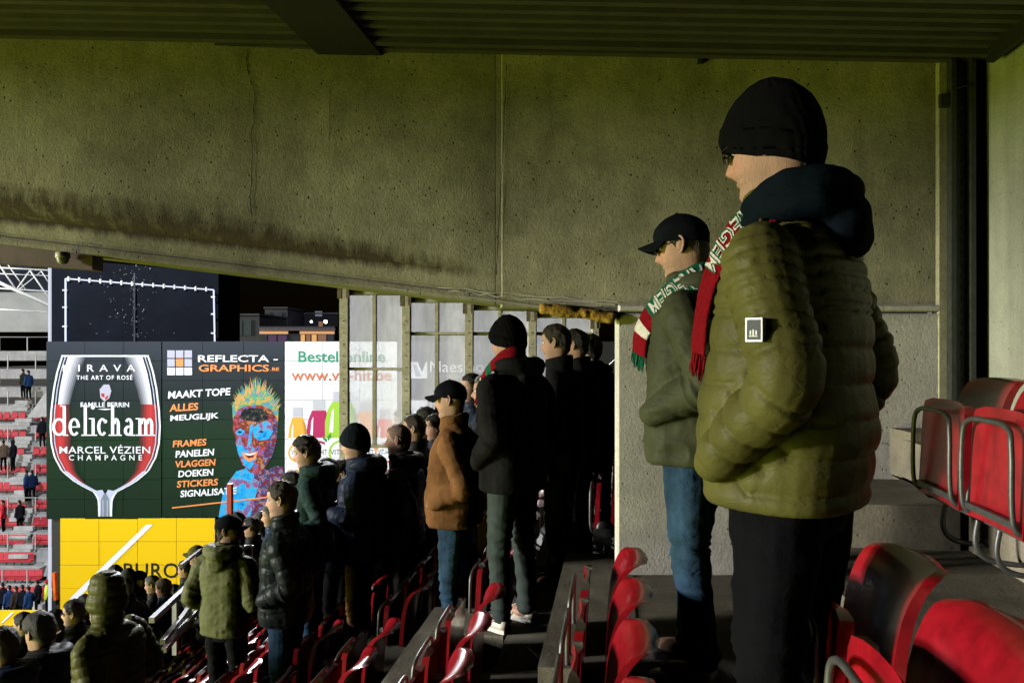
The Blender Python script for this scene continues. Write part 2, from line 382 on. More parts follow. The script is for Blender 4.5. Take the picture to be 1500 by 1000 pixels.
# ---- terrace treads of this stand
Y0, Y1 = -1.5, 14.0
for k in range(-27, 3):
    x0 = edge(k); x1 = edge(k+1)+.3 if k < 2 else XB+.1
    y1 = Y1
    m = MB()
    if k >= 0: y1 = 4.75 if k else 6.3
    m.box(((x0+x1)/2, (Y0+y1)/2, level(k)-.11), (x1-x0, y1-Y0, .22))
    if k < 2: m.box((x0+.03+PITCH, (Y0+y1)/2, level(k)+.09), (.06, y1-Y0, .19))
    tag(put('terrace_step', m, M['floor']), kind='structure')
m = MB()                                      # aisle blocks between the seat blocks
m.box((-.115, 4.0, level(0)-.12), (.395, 1.75, .246)); 
tag(put('aisle_step', m, M['floor']), kind='structure')
m = MB(); m.box((-1.03, 3.9, level(-1)-.13), (.25, 1.2, .25)); m.box((-.9, 4.72, level(-1)-.13), (.5, .44, .252))
tag(put('aisle_step', m, M['floor']), kind='structure')
m = MB(); m.box((1.13, 4.0, level(1)+.095), (.66, .7, .19)); tag(put('aisle_step', m, M['floor']), kind='structure')
m = MB(); q = pbox(1338, 634, 1385, 705, ZW-.30, .26); tag(put('kerb_block', q, M['floor']), kind='structure')
for k in (-2, -3, -4, -5, -6, -7, -8, -9):
    m = MB(); m.box((edge(k)-.19, 4.95+.12*abs(k), level(k)-.13), (.38, .8, .256)); tag(put('aisle_step', m, M['floor']), kind='structure')
# ground below, pitch
m = MB(); m.add([(-400,-300,-13), (400,-300,-13), (400,500,-13), (-400,500,-13)], [(0,1,2,3)])
tag(put('ground', m, plain('asphalt', (.045,.045,.045), .9, noise=.3, nscale=1)), kind='structure')
m = MB(); m.add([(-90,-60,-12.98), (-24,-60,-12.98), (-24,24,-12.98), (-90,24,-12.98)], [(0,1,2,3)])
tag(put('pitch', m, plain('grass', (.03,.09,.02), .9, noise=.3, nscale=.8)), kind='structure')

# ---------------------------------------------------------------- seats
def seat_proto():
    r = empty('stadium_seat', (0,0,0))
    # backrest shell: rows in z, cols across
    def shell(zs_, xf, hw, concave, th, rimx, name, n=10):
        m = MB(); front = []; backs = []
        for i, z_ in enumerate(zs_):
            t = i/(len(zs_)-1); rowf = []; rowb = []
            for j in range(n+1):
                s = -1+2*j/n; e = abs(s)**4
                yy = s*hw(t); xx = xf(t)+concave*(1-s*s)
                rowf.append((xx+rimx*e*0, yy, z_)); rowb.append((xx+th+(rimx*e if 0 < i else rimx*.5), yy*(1 if 0 < j < n else 1.0), z_-(.0 if i < len(zs_)-1 else .012)))
            front.append(rowf); backs.append(rowb)
        R, C = len(zs_), n+1
        v = [p for q in front for p in q]+[p for q in backs for p in q]; o_ = R*C; f = []
        for i in range(R-1):
            for j in range(n):
                a = i*C+j; f += [(a, a+C, a+C+1, a+1), (o_+a, o_+a+1, o_+a+C+1, o_+a+C)]
        for i in range(R-1):
            a = i*C; f += [(a, o_+a, o_+a+C, a+C)]; b = i*C+n; f += [(b, b+C, o_+b+C, o_+b)]
        for j in range(n):
            f += [(j, j+1, o_+j+1, o_+j)]; a = (R-1)*C+j; f += [(a, o_+a, o_+a+1, a+1)]
        m.add(v, f); q = put(name, m, M['red'], r); autosmooth(q, 50); return q
    zs_ = [-.02,.05,.13,.21,.28,.33,.37,.40,.425,.445,.46,.468,.47]
    shell(zs_, lambda t: -.035+.02*t+.10*t**2.0+.03*max(0, t-.8)/.2, lambda t: (.205-.02*t) if t < .66 else .1918*max(.12, (1-((t-.66)/.345)**2.6))**.42, .022, .012, .016, 'backrest', 14)
    zp = [-.01,.04,.12,.2,.28,.34,.37,.385]
    shell(zp, lambda t: -.155+.03*t, lambda t: .2 if t < .7 else .2*max(.3, 1-((t-.7)/.32)**3)**.4, .012, .01, .022, 'seat_pan')
    m = MB(); m.tube([(-.13,-.185,.0), (-.175,-.185,.04), (-.178,-.18,.27), (-.172,-.14,.335), (-.17,0,.345), (-.172,.14,.335), (-.178,.18,.27), (-.175,.185,.04), (-.13,.185,0)], .0095, n=8, sub=5)
    put('seat_frame', m, M['steel'], r, True)
    m = MB(); m.box((-.07, 0, -.025), (.05, .44, .03)); m.box((-.16, 0, .03), (.02, .37, .022)); put('cross_bar', m, M['steel'], r)
    for s in (-1, 1):
        m = MB(); m.ell((-.09, s*.212, .03), (.05, .016, .075), n=12, k=8); put('hinge_cap', m, M['blackp'], r, True)
    for s in (-1, 1):
        m = MB(); m.tube([(-.06, s*.15, -.02), (-.075, s*.15, -.14), (-.03, s*.15, -.20), (.10, s*.15, -.22)], .0105, n=8, sub=5); put('leg', m, M['steel'], r, True)
    return r
proto = seat_proto(); proto_used = False
plate_me = MB().box((-.09, 0, -.01), (.13, .012, .12)).mesh('end_plate'); plate_me.materials.append(M['steel'])
SEATS = []
def seat(k, y, label, end=0, tip=0):
    global proto_used
    o = proto if not proto_used else copy_tree(proto); proto_used = True
    o.location = (.05+PITCH*k-.07-(.07 if k == 1 else 0), y, .37+RISE*k-.47)
    o['label'] = label; o['category'] = 'seat'; o['group'] = 'red folding seats of this stand'
    if end:
        p = bpy.data.objects.new('end_plate', plate_me); COL.objects.link(p); p.parent = o; p.location = (0, end*.24, 0)
    SEATS.append((k, y, o)); return o
def yof(z, x=905): return z*math.cos(YAW)+math.sin(YAW)*(x-CX)*z/FPX
for j, (y, l) in enumerate([(3.33,'red folding seat beside the steel column, nearest the concrete wall'), (2.86,'red folding seat second from the concrete wall along the back wall'), (2.39,'red folding seat cut by the right edge along the back wall')]):
    seat(2, y, l)
for y, l in [(2.05,'glossy red seat behind the olive quilted jacket man'), (1.58,'glossy red seat in the bottom right corner with white highlight')]:
    seat(1, y, l)
for y, l in [(3.45,'red seat closest to the concrete pier base'), (2.98,'red seat second from the concrete pier base'), (2.51,'red seat third from the concrete pier base, at the bottom edge'), (2.04, 'red seat below the frame in front of the green jacket men')]:
    seat(0, y, l)
for y, l in [(4.12,'red seat beside the white sneakers of the man in the black parka'), (3.65,'red seat second from the white sneakers'), (3.18,'red seat third from the white sneakers at the bottom edge')]:
    seat(-1, y, l)
def vis(k, y):
    X = .05+PITCH*k; P = Vector((X, y, .37+RISE*k-.1))-CAM
    z = P.dot(FW); u = P.dot(RT)
    if z < 1: return None
    return CX+u/z*FPX, HY-P.z/z*FPX, z
ORD = 'first second third fourth fifth sixth seventh eighth ninth tenth eleventh twelfth thirteenth fourteenth fifteenth sixteenth'.split()
near_end = {-2: 4.6, -3: 4.75, -4: 5.0, -5: 5.1}
far_start = {0: 6.0, -1: 5.05, -2: 5.45, -3: 5.6, -4: 5.75, -5: 5.9}
for k in range(0, -15, -1):
    ys = []
    ne = near_end.get(k, None)
    if k <= -2:
        y = (ne if ne is not None else 5.1+.0*abs(k))
        lst = []
        while y > 1.5: lst.append(y); y -= .47
        ys += lst
    fs = far_start.get(k, 5.95)
    y = fs; first = True
    ymax = 9.2 if k > -5 else (10.5 if k > -9 else 9.5)
    while y < ymax: ys.append(y); y += .47
    for y in ys:
        q = vis(k, y)
        if not q or q[1] > 1030 or q[0] < 165: continue
        if y > 5.2: lab = 'red seat beyond the aisle, %s, %s from the aisle' % (('row beside the pier' if k == 0 else '%s row below the pier' % ORD[-k-1]), ORD[int(round((y-fs)/.47))])
        else: lab = 'red seat before the aisle, %s row below the pier, %s from the aisle' % (ORD[-k-1], ORD[int(round(((ne if ne else 5.1)-y)/.47))])
        seat(k, y, lab, end=(-1 if abs(y-fs) < .01 else 0))
# ---------------------------------------------------------------- people
def interp(tab, z):
    if z <= tab[0][0]: return tab[0][1]
    for a, b in zip(tab, tab[1:]):
        if z <= b[0]:
            t = (z-a[0])/(b[0]-a[0]); return a[1]+(b[1]-a[1])*t
    return tab[-1][1]
FRONT = [(-.12,.035),(-.08,.036),(-.045,.042),(-.02,.060),(-.006,.080),(.008,.087),(.022,.084),(.030,.081),(.039,.089),(.047,.086),(.055,.092),(.066,.088),(.08,.088),(.10,.087),(.122,.083),(.138,.091),(.15,.093),(.175,.088),(.195,.076),(.213,.056),(.226,.032),(.235,.004)]
BACK = [(-.12,-.075),(-.06,-.070),(-.02,-.070),(.02,-.080),(.06,-.092),(.1,-.102),(.14,-.108),(.175,-.100),(.2,-.082),(.217,-.058),(.229,-.032),(.235,-.004)]
WID = [(-.12,.068),(-.08,.060),(-.045,.056),(-.02,.055),(0,.056),(.02,.060),(.05,.066),(.08,.071),(.12,.075),(.16,.078),(.19,.070),(.212,.052),(.226,.032),(.235,.004)]
NOSE = [(.055,0),(.063,.012),(.070,.024),(.078,.029),(.088,.025),(.10,.018),(.115,.010),(.13,.004),(.14,0)]
def headpt(a, z, off=0):
    """a: angle, 0 = front; head space: x right, y forward, z up from the chin"""
    f, b, w_ = interp(FRONT, z), interp(BACK, z), interp(WID, z)
    c, s = math.cos(a), math.sin(a)
    yc = -.005 if z > -.03 else (f+b)/2
    if z > .2: yc = lerp(-.005, (f+b)/2, (z-.2)/.035)
    e = .85
    x = w_*math.copysign(abs(s)**e, s); y = yc+((f-yc) if c > 0 else (yc-b))*math.copysign(abs(c)**(.8 if c > 0 else .9), c)
    if c > 0 and not off:
        nz = interp(NOSE, z); y += nz*math.exp(-(x/(.009+.25*nz))**2)
        for sx in (-.032, .032):
            q = math.exp(-((x-sx)/.016)**2-((z-.120)/.012)**2); y -= .013*q
            q = math.exp(-((x-sx*.75)/.022)**2-((z-.139)/.007)**2); y += .004*q
            q = math.exp(-((x-sx*1.35)/.02)**2-((z-.085)/.02)**2); y += .004*q
    if off:
        r = math.hypot(x, y-yc)+1e-6; x *= (r+off)/r; y = yc+(y-yc)*(r+off)/r
    return (x, y, z)
def hrings(zs, n, off=0, scz=None):
    return [[headpt(2*math.pi*j/n, z, off(z) if callable(off) else off) for j in range(n)] for z in zs]
def skin_mat(col, beard=0, hair=(.05,.035,.02)):
    m, t, b = newmat('skin'); b.inputs['Roughness'].default_value = .6; b.inputs['Specular IOR Level'].default_value = .3
    b.inputs['Subsurface Weight'].default_value = .0; b.inputs['Subsurface Radius'].default_value = (.01,.004,.002)
    a = t.nodes.new('ShaderNodeVertexColor'); a.layer_name = 'tint'
    n = t.nodes.new('ShaderNodeTexNoise'); n.inputs['Scale'].default_value = 60; n.inputs['Detail'].default_value = 5
    r = t.nodes.new('ShaderNodeMapRange'); r.inputs[3].default_value = .6; r.inputs[4].default_value = 1.15; t.links.new(n.outputs[0], r.inputs[0])
    x = t.nodes.new('ShaderNodeVectorMath'); x.operation = 'SCALE'; t.links.new(a.outputs[0], x.inputs[0]); t.links.new(r.outputs[0], x.inputs['Scale'])
    t.links.new(x.outputs[0], b.inputs['Base Color'])
    bp = t.nodes.new('ShaderNodeBump'); bp.inputs['Strength'].default_value = .5; bp.inputs['Distance'].default_value = .004
    n3 = t.nodes.new('ShaderNodeTexNoise'); n3.inputs['Scale'].default_value = 220; t.links.new(n3.outputs[0], bp.inputs['Height']); t.links.new(bp.outputs[0], b.inputs['Normal'])
    return m
SKIN = skin_mat((1,1,1))
EYE = plain('eye', (.6,.58,.55), .15); IRIS = plain('iris', (.02,.015,.01), .15)
def cloth(name, col, rough, noise, bump, cs, spec):
    """woven cloth: blotchy tone, crease relief and fine weave"""
    m, t, b = newmat(name); b.inputs['Roughness'].default_value = rough; b.inputs['Specular IOR Level'].default_value = spec
    N = t.nodes; L = t.links; tc = N.new('ShaderNodeTexCoord')
    def nz(sc, st, det, distort=0):
        mp = N.new('ShaderNodeMapping'); mp.inputs['Scale'].default_value = st; L.new(tc.outputs['Object'], mp.inputs[0])
        n = N.new('ShaderNodeTexNoise'); n.inputs['Scale'].default_value = sc; n.inputs['Detail'].default_value = det; n.inputs['Distortion'].default_value = distort; L.new(mp.outputs[0], n.inputs['Vector']); return n.outputs[0]
    r = N.new('ShaderNodeMapRange'); L.new(nz(10, (1,1,.6), 7), r.inputs[0])
    for i, v in enumerate((.3, .7, 1-noise, 1+noise)): r.inputs[i+1].default_value = v
    x = N.new('ShaderNodeVectorMath'); x.operation = 'SCALE'; x.inputs[0].default_value = col[:3]; L.new(r.outputs[0], x.inputs['Scale']); L.new(x.outputs[0], b.inputs['Base Color'])
    def ridge(sock):
        a = N.new('ShaderNodeMath'); a.operation = 'SUBTRACT'; L.new(sock, a.inputs[0]); a.inputs[1].default_value = .5
        c = N.new('ShaderNodeMath'); c.operation = 'ABSOLUTE'; L.new(a.outputs[0], c.inputs[0]); return c.outputs[0]
    a = N.new('ShaderNodeMath'); a.operation = 'ADD'; L.new(ridge(nz(cs, (1,1,1.7), 2, .5)), a.inputs[0])
    k = N.new('ShaderNodeMath'); k.operation = 'MULTIPLY'; L.new(nz(200, (1,1,1), 3), k.inputs[0]); k.inputs[1].default_value = .08; L.new(k.outputs[0], a.inputs[1])
    bp = N.new('ShaderNodeBump'); bp.inputs['Strength'].default_value = min(1, bump); bp.inputs['Distance'].default_value = .010*bump; L.new(a.outputs[0], bp.inputs['Height']); L.new(bp.outputs[0], b.inputs['Normal'])
    return m
def fabric(name, col, rough=.95, noise=.25, bump=.6, scale=9, bscale=70, sheen=0, st=(1,1,1)):
    return cloth(name, col, rough, noise, bump, 24, .05)
def nylon(name, col, rough=.5, noise=.2): return cloth(name, col, rough+.05, noise, .8, 12, .07)
def denim(name, col): return cloth(name, col, .9, .5, .8, 18, .08)
def hand_mesh(mb, wrist, direction, palm_n, side, curl=.6, s=1.0):
    """palm and five separate bent fingers; direction = along the hand, palm_n = the way the palm faces"""
    d = Vector(direction).normalized(); p = Vector(palm_n); p = (p-d*p.dot(d)).normalized(); x = d.cross(p)*side
    w0 = Vector(wrist)
    mb.tube([w0-d*.03*s, w0+d*.02*s, w0+d*.06*s, w0+d*.09*s], [(.026*s,.02*s),(.034*s,.017*s),(.042*s,.015*s),(.04*s,.012*s)], n=12, sub=3, ref=x)
    for i, (o_, L) in enumerate(((-.031,.068),(-.0105,.078),(.0105,.073),(.030,.058))):
        b0 = w0+d*.085*s+x*o_*s; a1 = curl*.7; a2 = curl*1.6; a3 = curl*2.3
        P = [b0-d*.02*s, b0]; q = b0
        for a, l in ((a1, .45), (a2, .3), (a3, .25)):
            q = q+(d*math.cos(a)+p*math.sin(a))*L*l*s; P.append(q)
        mb.tube(P, [.0095*s,.0095*s,.0088*s,.008*s,.0065*s], n=8, sub=3)
    b0 = w0+d*.02*s-x*.028*s
    P = [b0, b0+(d*.5-x*.7+p*.3)*.035*s, b0+(d*.75-x*.55+p*.6)*.062*s, b0+(d*.9-x*.25+p*.9)*.083*s]
    mb.tube(P, [.013*s,.0115*s,.010*s,.008*s], n=8, sub=3)
def make_person(loc, face_deg, label, H=1.80, bulk=1.0, yaw=0, pitch=0, detail=2, skin=(.40,.235,.165), jacket=None, pants=None, hem=.80, quilt=None,
                hat=None, hatm=None, hair=None, hairlen=0, arms='pockets', shoes=None, scarf=None, glasses=False, hood=True, collar=True, fold=1.0, legs=True,
                stance=(0,0), group=None, extra=None, lean=0, beard=.18, hairtop=1.0, belly=0, grey=0, name='person'):
    s = H/1.78
    E = empty(name, loc, label, 'person', group, math.radians(90-face_deg))
    vox = {4: .006, 3: .0075, 2: .011, 1: .018, 0: .028}[detail]*s
    hp = Vector((0, .03+lean*.3, 1.553))              # chin height, under the head axis
    HM = Matrix.Translation(hp)@Matrix.Translation((0,-.02,-.02))@Matrix.Rotation(math.radians(yaw), 4, 'Z')@Matrix.Rotation(math.radians(-pitch), 4, 'X')@Matrix.Translation((0,.02,.02))
    HS = .965
    def hx(p, blend=True):
        p = Vector(p)*HS
        t = min(1, max(0, (p.z+.11)/.09)) if blend else 1
        a = HM@p; b = p+hp
        return (b.lerp(a, t))*s
    # ---- body: one mesh, head to feet
    nA = {4: 84, 3: 72, 2: 56, 1: 32, 0: 18}[detail]
    zs = list(np.linspace(-.11, .235, {4: 80, 3: 70, 2: 54, 1: 30, 0: 16}[detail]))
    b = MB(); tor = [(.86,.15,.10,0),(1.0,.155,.105,0),(1.15,.15,.1,0),(1.3,.17,.11,0),(1.39,.165,.10,0),(1.43,.11,.075,.0)]
    rings = [[Vector((w_*math.sin(2*math.pi*j/nA), yc+d*math.cos(2*math.pi*j/nA)+lean*(z-1)*.6, z))*s for j in range(nA)] for z, w_, d, yc in tor]
    hr = hrings(zs, nA); nb = len(rings)*nA; rings += [[hx(p) for p in r] for r in hr]
    b.loft(rings); head_range = (nb, nb+len(hr)*nA); hco = [p for r in hr for p in r]
    if detail >= 1:
        for sx in (-1, 1):                               # ears
            P = [(sx*.070,.000,.085),(sx*.080,-.010,.082),(sx*.086,-.022,.10),(sx*.089,-.028,.125),(sx*.086,-.018,.143),(sx*.078,-.002,.142),(sx*.071,.006,.128)]
            b.tube([hx(p, False) for p in P], [.0045*s,.006*s,.006*s,.0055*s,.005*s,.0045*s,.003*s], n=7, sub=3)
            b.ell(hx((sx*.077,-.010,.113), False), (.006*s,.017*s,.026*s), n=10, k=7)
    for sx in (-1, 1):
        st = stance[0]*sx
        b.tube([Vector(p)*s for p in ((sx*.09,0,.92),(sx*.10,.01+st*.5,.50),(sx*.11,-.01+st,.08))], [.085*s,.055*s,.04*s], n=12, sub=4)
        b.ell(Vector((sx*.11, .05+st, .05))*s, (.04*s,.11*s,.035*s))
    # arms
    A = {}
    sh = 1.425
    for sx in (-1, 1):
        mode = arms if isinstance(arms, str) else arms[0 if sx < 0 else 1]
        S = Vector((sx*.168*(.6+.4*bulk), -.01+lean*.25, sh-.02))
        if mode == 'pockets': Ep, Wr = Vector((sx*.245*(.6+.4*bulk), -.11, 1.14)), Vector((sx*.175, .13*bulk, 1.0))
        elif mode == 'deep': Ep, Wr = Vector((sx*.24*(.6+.4*bulk), -.085, 1.135)), Vector((sx*.18, .12*bulk, .93))
        elif mode == 'chest': Ep, Wr = Vector((sx*.26*(.7+.3*bulk), -.02, 1.13)), Vector((sx*.10, .21*bulk, 1.17))
        elif mode == 'cross': Ep, Wr = Vector((sx*.26*(.7+.3*bulk), .04, 1.12)), Vector((-sx*.06, .20*bulk, 1.18))
        elif mode == 'cup': Ep, Wr = Vector((sx*.27, -.03, 1.10)), Vector((sx*.35, .14, 1.27))
        elif mode == 'chin': Ep, Wr = Vector((sx*.22, .10, 1.2)), Vector((sx*.10, .20, 1.42))
        else: Ep, Wr = Vector((sx*.25, -.02, 1.12)), Vector((sx*.26, .06, .86))
        A[sx] = (S, Ep, Wr, mode)
        b.tube([S*s, Ep*s, Wr*s], [.045*s,.036*s,.027*s], n=10, sub=4)
        if mode in ('cup', 'chin', 'down', 'cross', 'chest') and detail >= 1:
            dr = (Wr-Ep).normalized()
            if mode == 'cup': hand_mesh(b, (Wr+dr*.02)*s, (dr*.6+Vector((-sx*.2,.5,.1))), (-sx, .2, 0), sx, .9, s)
            elif mode == 'chin': hand_mesh(b, (Wr+dr*.01)*s, (-sx*.2, -.1, 1), (0, -1, .1), sx, .8, s)
            elif mode == 'down': hand_mesh(b, (Wr+dr*.02)*s, dr, (-sx, 0, 0), sx, .35, s)
            else: hand_mesh(b, (Wr+dr*.01)*s, dr, (0, -1, 0), sx, .5, s)
    me = b.mesh('body')
    ca = me.color_attributes.new('tint', 'FLOAT_COLOR', 'POINT')
    co = getco(me); tint = np.ones((len(co), 4)); tint[:, :3] = skin
    h = np.array(hco); i0, i1 = head_range
    lips = np.exp(-((h[:,2]-.047)/.007)**2-(h[:,0]/.024)**2)*(h[:,1] > .05)
    cheek = np.exp(-((h[:,2]-.08)/.025)**2-((np.abs(h[:,0])-.045)/.02)**2)*(h[:,1] > .02)
    nosed = np.exp(-((h[:,2]-.078)/.02)**2-(h[:,0]/.02)**2)*(h[:,1] > .08)
    brow = np.exp(-((h[:,2]-.140)/.0045)**2-((np.abs(h[:,0])-.032)/.018)**2)*(h[:,1] > .05)
    stub = np.clip((.07-h[:,2])/.02, 0, 1)*np.clip((h[:,2]+.04)/.02, 0, 1)*(h[:,1] > -.01)*beard
    hc = np.array(hair[:3] if hair else (.06,.04,.03))
    tt = np.array([skin]*len(h))
    tt = tt*(1-.45*lips[:,None])+np.array((.35,.08,.07))*.45*lips[:,None]
    tt = tt*(1-.3*np.maximum(cheek, nosed)[:,None])+np.array((.55,.18,.13))*.3*np.maximum(cheek, nosed)[:,None]
    tt = tt*(1-.7*brow[:,None])+hc*.7*brow[:,None]; tt = tt*(1-stub[:,None])+hc*stub[:,None]
    tint[i0:i1, :3] = tt
    ca.data.foreach_set('color', tint.ravel().astype(np.float32))
    bo = put('body', me, SKIN, E, True)
    if detail >= 1:
        for sx in (-1, 1):
            m = MB(); c = hx((sx*.031, .0745, .119), False); m.ell(c, (.0115*s,)*3, n=12, k=8); m.ell(hx((sx*.031, .0815, .119), False), (.0055*s,)*3, m=1, n=8, k=6)
            put('eye', m, [EYE, IRIS], bo, True)
    # ---- jacket
    j = MB(); bk = bulk; nT = 28
    hz = hem
    T = [(hz, .178*bk, .145*bk+belly*.3, .0), (hz+.07, .184*bk, .152*bk+belly*.5, .0), (.5*(hz+.07+1.12), .184*bk, .15*bk+belly, 0), (1.12, .180*bk, .143*bk+belly*.8, 0), (1.25, .184*bk, .145*bk+belly*.3, 0), (1.34, .188*bk, .14*bk, -.005), (1.40, .176*bk, .122*bk, -.01), (1.445, .145*bk, .098, -.008), (1.48, .095, .082, .0)]
    P, R = smooth([(0, yc+(belly*.35 if z < 1.2 else 0)+lean*(z-1)*.6, z) for z, w_, d, yc in T], [(w_, d) for z, w_, d, yc in T], 4)
    j.loft([[Vector((math.copysign(abs(math.sin(q))**.72, math.sin(q))*r[0], p[1]+math.copysign(abs(math.cos(q))**.72, math.cos(q))*r[1], p[2]))*s for q in [2*math.pi*i/nT for i in range(nT)]] for p, r in zip(P, R)])
    for sx in (-1, 1):
        S, Ep, Wr, mode = A[sx]; f = .55+.45*bk
        end = Wr+(Wr-Ep).normalized()*(-.01)
        mid1 = S.lerp(Ep, .5)+Vector((sx*.012, 0, 0)); mid2 = Ep.lerp(end, .5)
        j.tube([(S+Vector((-sx*.05, 0, .005)))*s, (S+Vector((sx*.02,0,-.03)))*s, mid1*s, Ep*s, mid2*s, end*s], [(.07*s*f,.06*s*f), (.085*s*f,.078*s*f), (.078*s*f,.073*s*f), (.068*s*f,.068*s*f), (.064*s*f,.06*s*f), (.050*s,.046*s)], n=16, sub=4)
    if collar:
        yb = .0+lean*.28
        for q0, rr in ((1.455, .0), (1.49, -.004), (1.52, -.004), (1.545, -.004)):
            c = Vector((0, .012+yb, q0)); R0 = .078+rr
            m2 = [c+Vector((R0*math.sin(a)*1.0, R0*math.cos(a)*1.05, -.018*math.cos(a))) for a in np.linspace(0, 2*math.pi, 25)]
            j.tube([p*s for p in m2], .019*s, n=8, sub=1)
    if hood and hood != 'sep':
        P = [(.085,.055,1.475),(.115,.0,1.50),(.10,-.075,1.505),(.0,-.125,1.49),(-.10,-.075,1.505),(-.115,0,1.50),(-.085,.055,1.475)]
        rr = [.02,.032,.045,.055,.045,.032,.02]
        if hood == 'big': rr = [r*1.12 for r in rr]; P = [(x*1.0, y*1.1-.0, z+.015) for x, y, z in P]
        j.tube([Vector((x, y+lean*.25, z))*s for x, y, z in P], [r*s for r in rr], n=12, sub=5)
        if hood == 'big': j.ell(Vector((0,-.135,1.44))*s, (.09*s,.05*s,.08*s))
    if hat == 'hoodup':
        rg = []
        for z in np.linspace(-.10, .235, 22):
            t = max(0, (z-.12)/.115); off = .028+.012*math.sin(z*30)*(1 if quilt else 0)
            rg.append([hx(Vector(headpt(2*math.pi*jj/24, min(z, .234), off))+Vector((0, -.012, .03*t)), False) for jj in range(24)])
        j.loft(rg)
    me = remesh(j, vox, 2)
    sd = random.randint(0, 50)
    AP = {sx: (np.array(A[sx][0]*s), np.array(A[sx][1]*s), np.array(A[sx][2]*s)) for sx in A}
    def seg(co, a, c):
        d = c-a; L = np.linalg.norm(d); t = np.clip(((co-a)@d)/(L*L), 0, 1); return np.linalg.norm(co-(a+t[:,None]*d), axis=1), t*L, L
    def fn(co, no):
        d1, t1 = np.full(len(co), 9.), np.zeros(len(co)); elb = np.full(len(co), 9.)
        for sx in AP:
            S, Ee, Wr = AP[sx]; da, ta, La = seg(co, S, Ee); db, tb, Lb = seg(co, Ee, Wr)
            for dd, tt_ in ((da, ta), (db, tb+La)):
                k_ = dd < d1; d1 = np.where(k_, dd, d1); t1 = np.where(k_, tt_, t1)
            elb = np.minimum(elb, np.linalg.norm(co-Ee, axis=1))
        arm = (d1 < .098*s*(.5+.5*bk)) & (co[:,2] < 1.47*s)
        u = np.where(arm, t1, co[:,2])/s
        out = np.zeros(len(co))
        if quilt:
            sp, am = quilt[:2]
            if callable(sp): spv = sp(co/s, arm)
            else: spv = sp
            ph = u/spv+(.05 if detail == 4 else .12)*(vnoise(co/s*5, sd)-.5)
            out += am*(np.abs(np.sin(math.pi*ph))**(.36 if detail == 4 else .45)-.7)
            if len(quilt) > 2:                          # plain panels without rolls
                pass
        f1 = 1-np.abs(2*vnoise(co/s*np.array((9, 9, 15)), sd)-1)
        f2 = 1-np.abs(2*vnoise(co/s*np.array((20, 20, 34))+3, sd+5)-1)
        near_el = np.exp(-(elb/(.11*s))**2)
        fa = 1-np.abs(2*vnoise(np.stack([t1/s*26, d1*0+co[:,0]/s*6, co[:,1]/s*6], 1), sd+2)-1)
        out += fold*(.010*(f1-.5)+.004*(f2-.5)+near_el*.020*(fa**2-.35))
        out += .004*np.exp(-((co[:,2]/s-hz-.02)/.012)**2)
        return out*s*(np.clip((1.60-co[:,2]/s)*20, .15, 1) if hat != 'hoodup' else .8)
    if detail > 0 or quilt: displace(me, fn)
    jo = put('jacket', me, jacket, E, True)
    # ---- trousers
    if legs:
        t = MB()
        t.loft([[Vector((math.sin(q)*w_, yc+math.cos(q)*d, z))*s for q in [2*math.pi*i/20 for i in range(20)]] for z, w_, d, yc in ((hem+.10,.155*bk,.115*bk,0),(.95,.16*bk,.12*bk,0),(.88,.165*bk,.12,0),(.80,.15,.10,0))])
        for sx in (-1, 1):
            st = stance[0]*sx
            t.tube([Vector(p)*s for p in ((sx*.085,0,.93),(sx*.092,.0,.78),(sx*.10,.015+st*.4,.50),(sx*.108,.0+st*.75,.28),(sx*.11,-.012+st,.045))], [(.088*s,.098*s),(.086*s,.094*s),(.066*s,.068*s),(.058*s,.062*s),(.052*s,.058*s)], n=16, sub=5, ref=(1,0,0))
        me = remesh(t, max(vox, .009), 1)
        def fn2(co, no):
            z = co[:,2]/s
            f1 = 1-np.abs(2*vnoise(co/s*np.array((10,10,22)), sd+9)-1); f2 = 1-np.abs(2*vnoise(co/s*np.array((6,6,40)), sd+11)-1)
            kn = np.exp(-((z-.47)/.10)**2)+1.2*np.exp(-((z-.09)/.09)**2)
            return s*(.010*(f1-.5)+kn*.014*(f2**2-.35))
        if detail > 0: displace(me, fn2)
        put('trousers', me, pants, E, True)
        for sx in (-1, 1):
            st = stance[0]*sx; q = MB(); c = Vector((sx*.115, .03+st, 0))
            prof = [(-.095,.030,.075),(-.06,.036,.085),(0,.036,.085),(.05,.042,.062),(.10,.046,.045),(.14,.040,.036),(.165,.022,.026)]
            q.loft([[(c+Vector((hw*math.cos(a), y, .022+max(0, math.sin(a))*(hh-.02)-(.0 if math.sin(a) > 0 else 0)))) *s for a in np.linspace(0, 2*math.pi, 16, endpoint=False)] for y, hw, hh in prof])
            sh_ = put('shoe', q, shoes or M['blackp'], E, True)
            if detail >= 2:
                q = MB(); v = []
                for z_ in (0, .024):
                    v.append([(c+Vector((hw*1.08*sg, y, z_)))*s for sg, pr in ((1, prof), (-1, prof[::-1])) for y, hw, hh in pr])
                q.loft(v); put('sole', q, plain('sole_'+('light' if shoes and shoes.name.startswith('white') else 'dark'), (.6,.57,.5) if shoes and shoes.name.startswith('white') else (.02,.02,.02), .6), sh_)
    # ---- hats, hair, glasses, scarf
    def headpiece(name_, zs_, offf, mat, zfun=None, n=48, post=None, bump=None, inner=True):
        m = MB(); rg = []
        for z in zs_:
            r = []
            for jj in range(n):
                a = 2*math.pi*jj/n; zz = zfun(a, z) if zfun else z
                zc = min(zz, .2349)
                p = Vector(headpt(a, zc, max(.0005, offf(a, zz)))); p.z = zz
                if post: p = post(p)
                r.append(hx(p, False))
            rg.append(r)
        m.loft(rg); me_ = m.mesh(name_)
        if bump: displace(me_, bump)
        return put(name_, me_, mat, E, True)
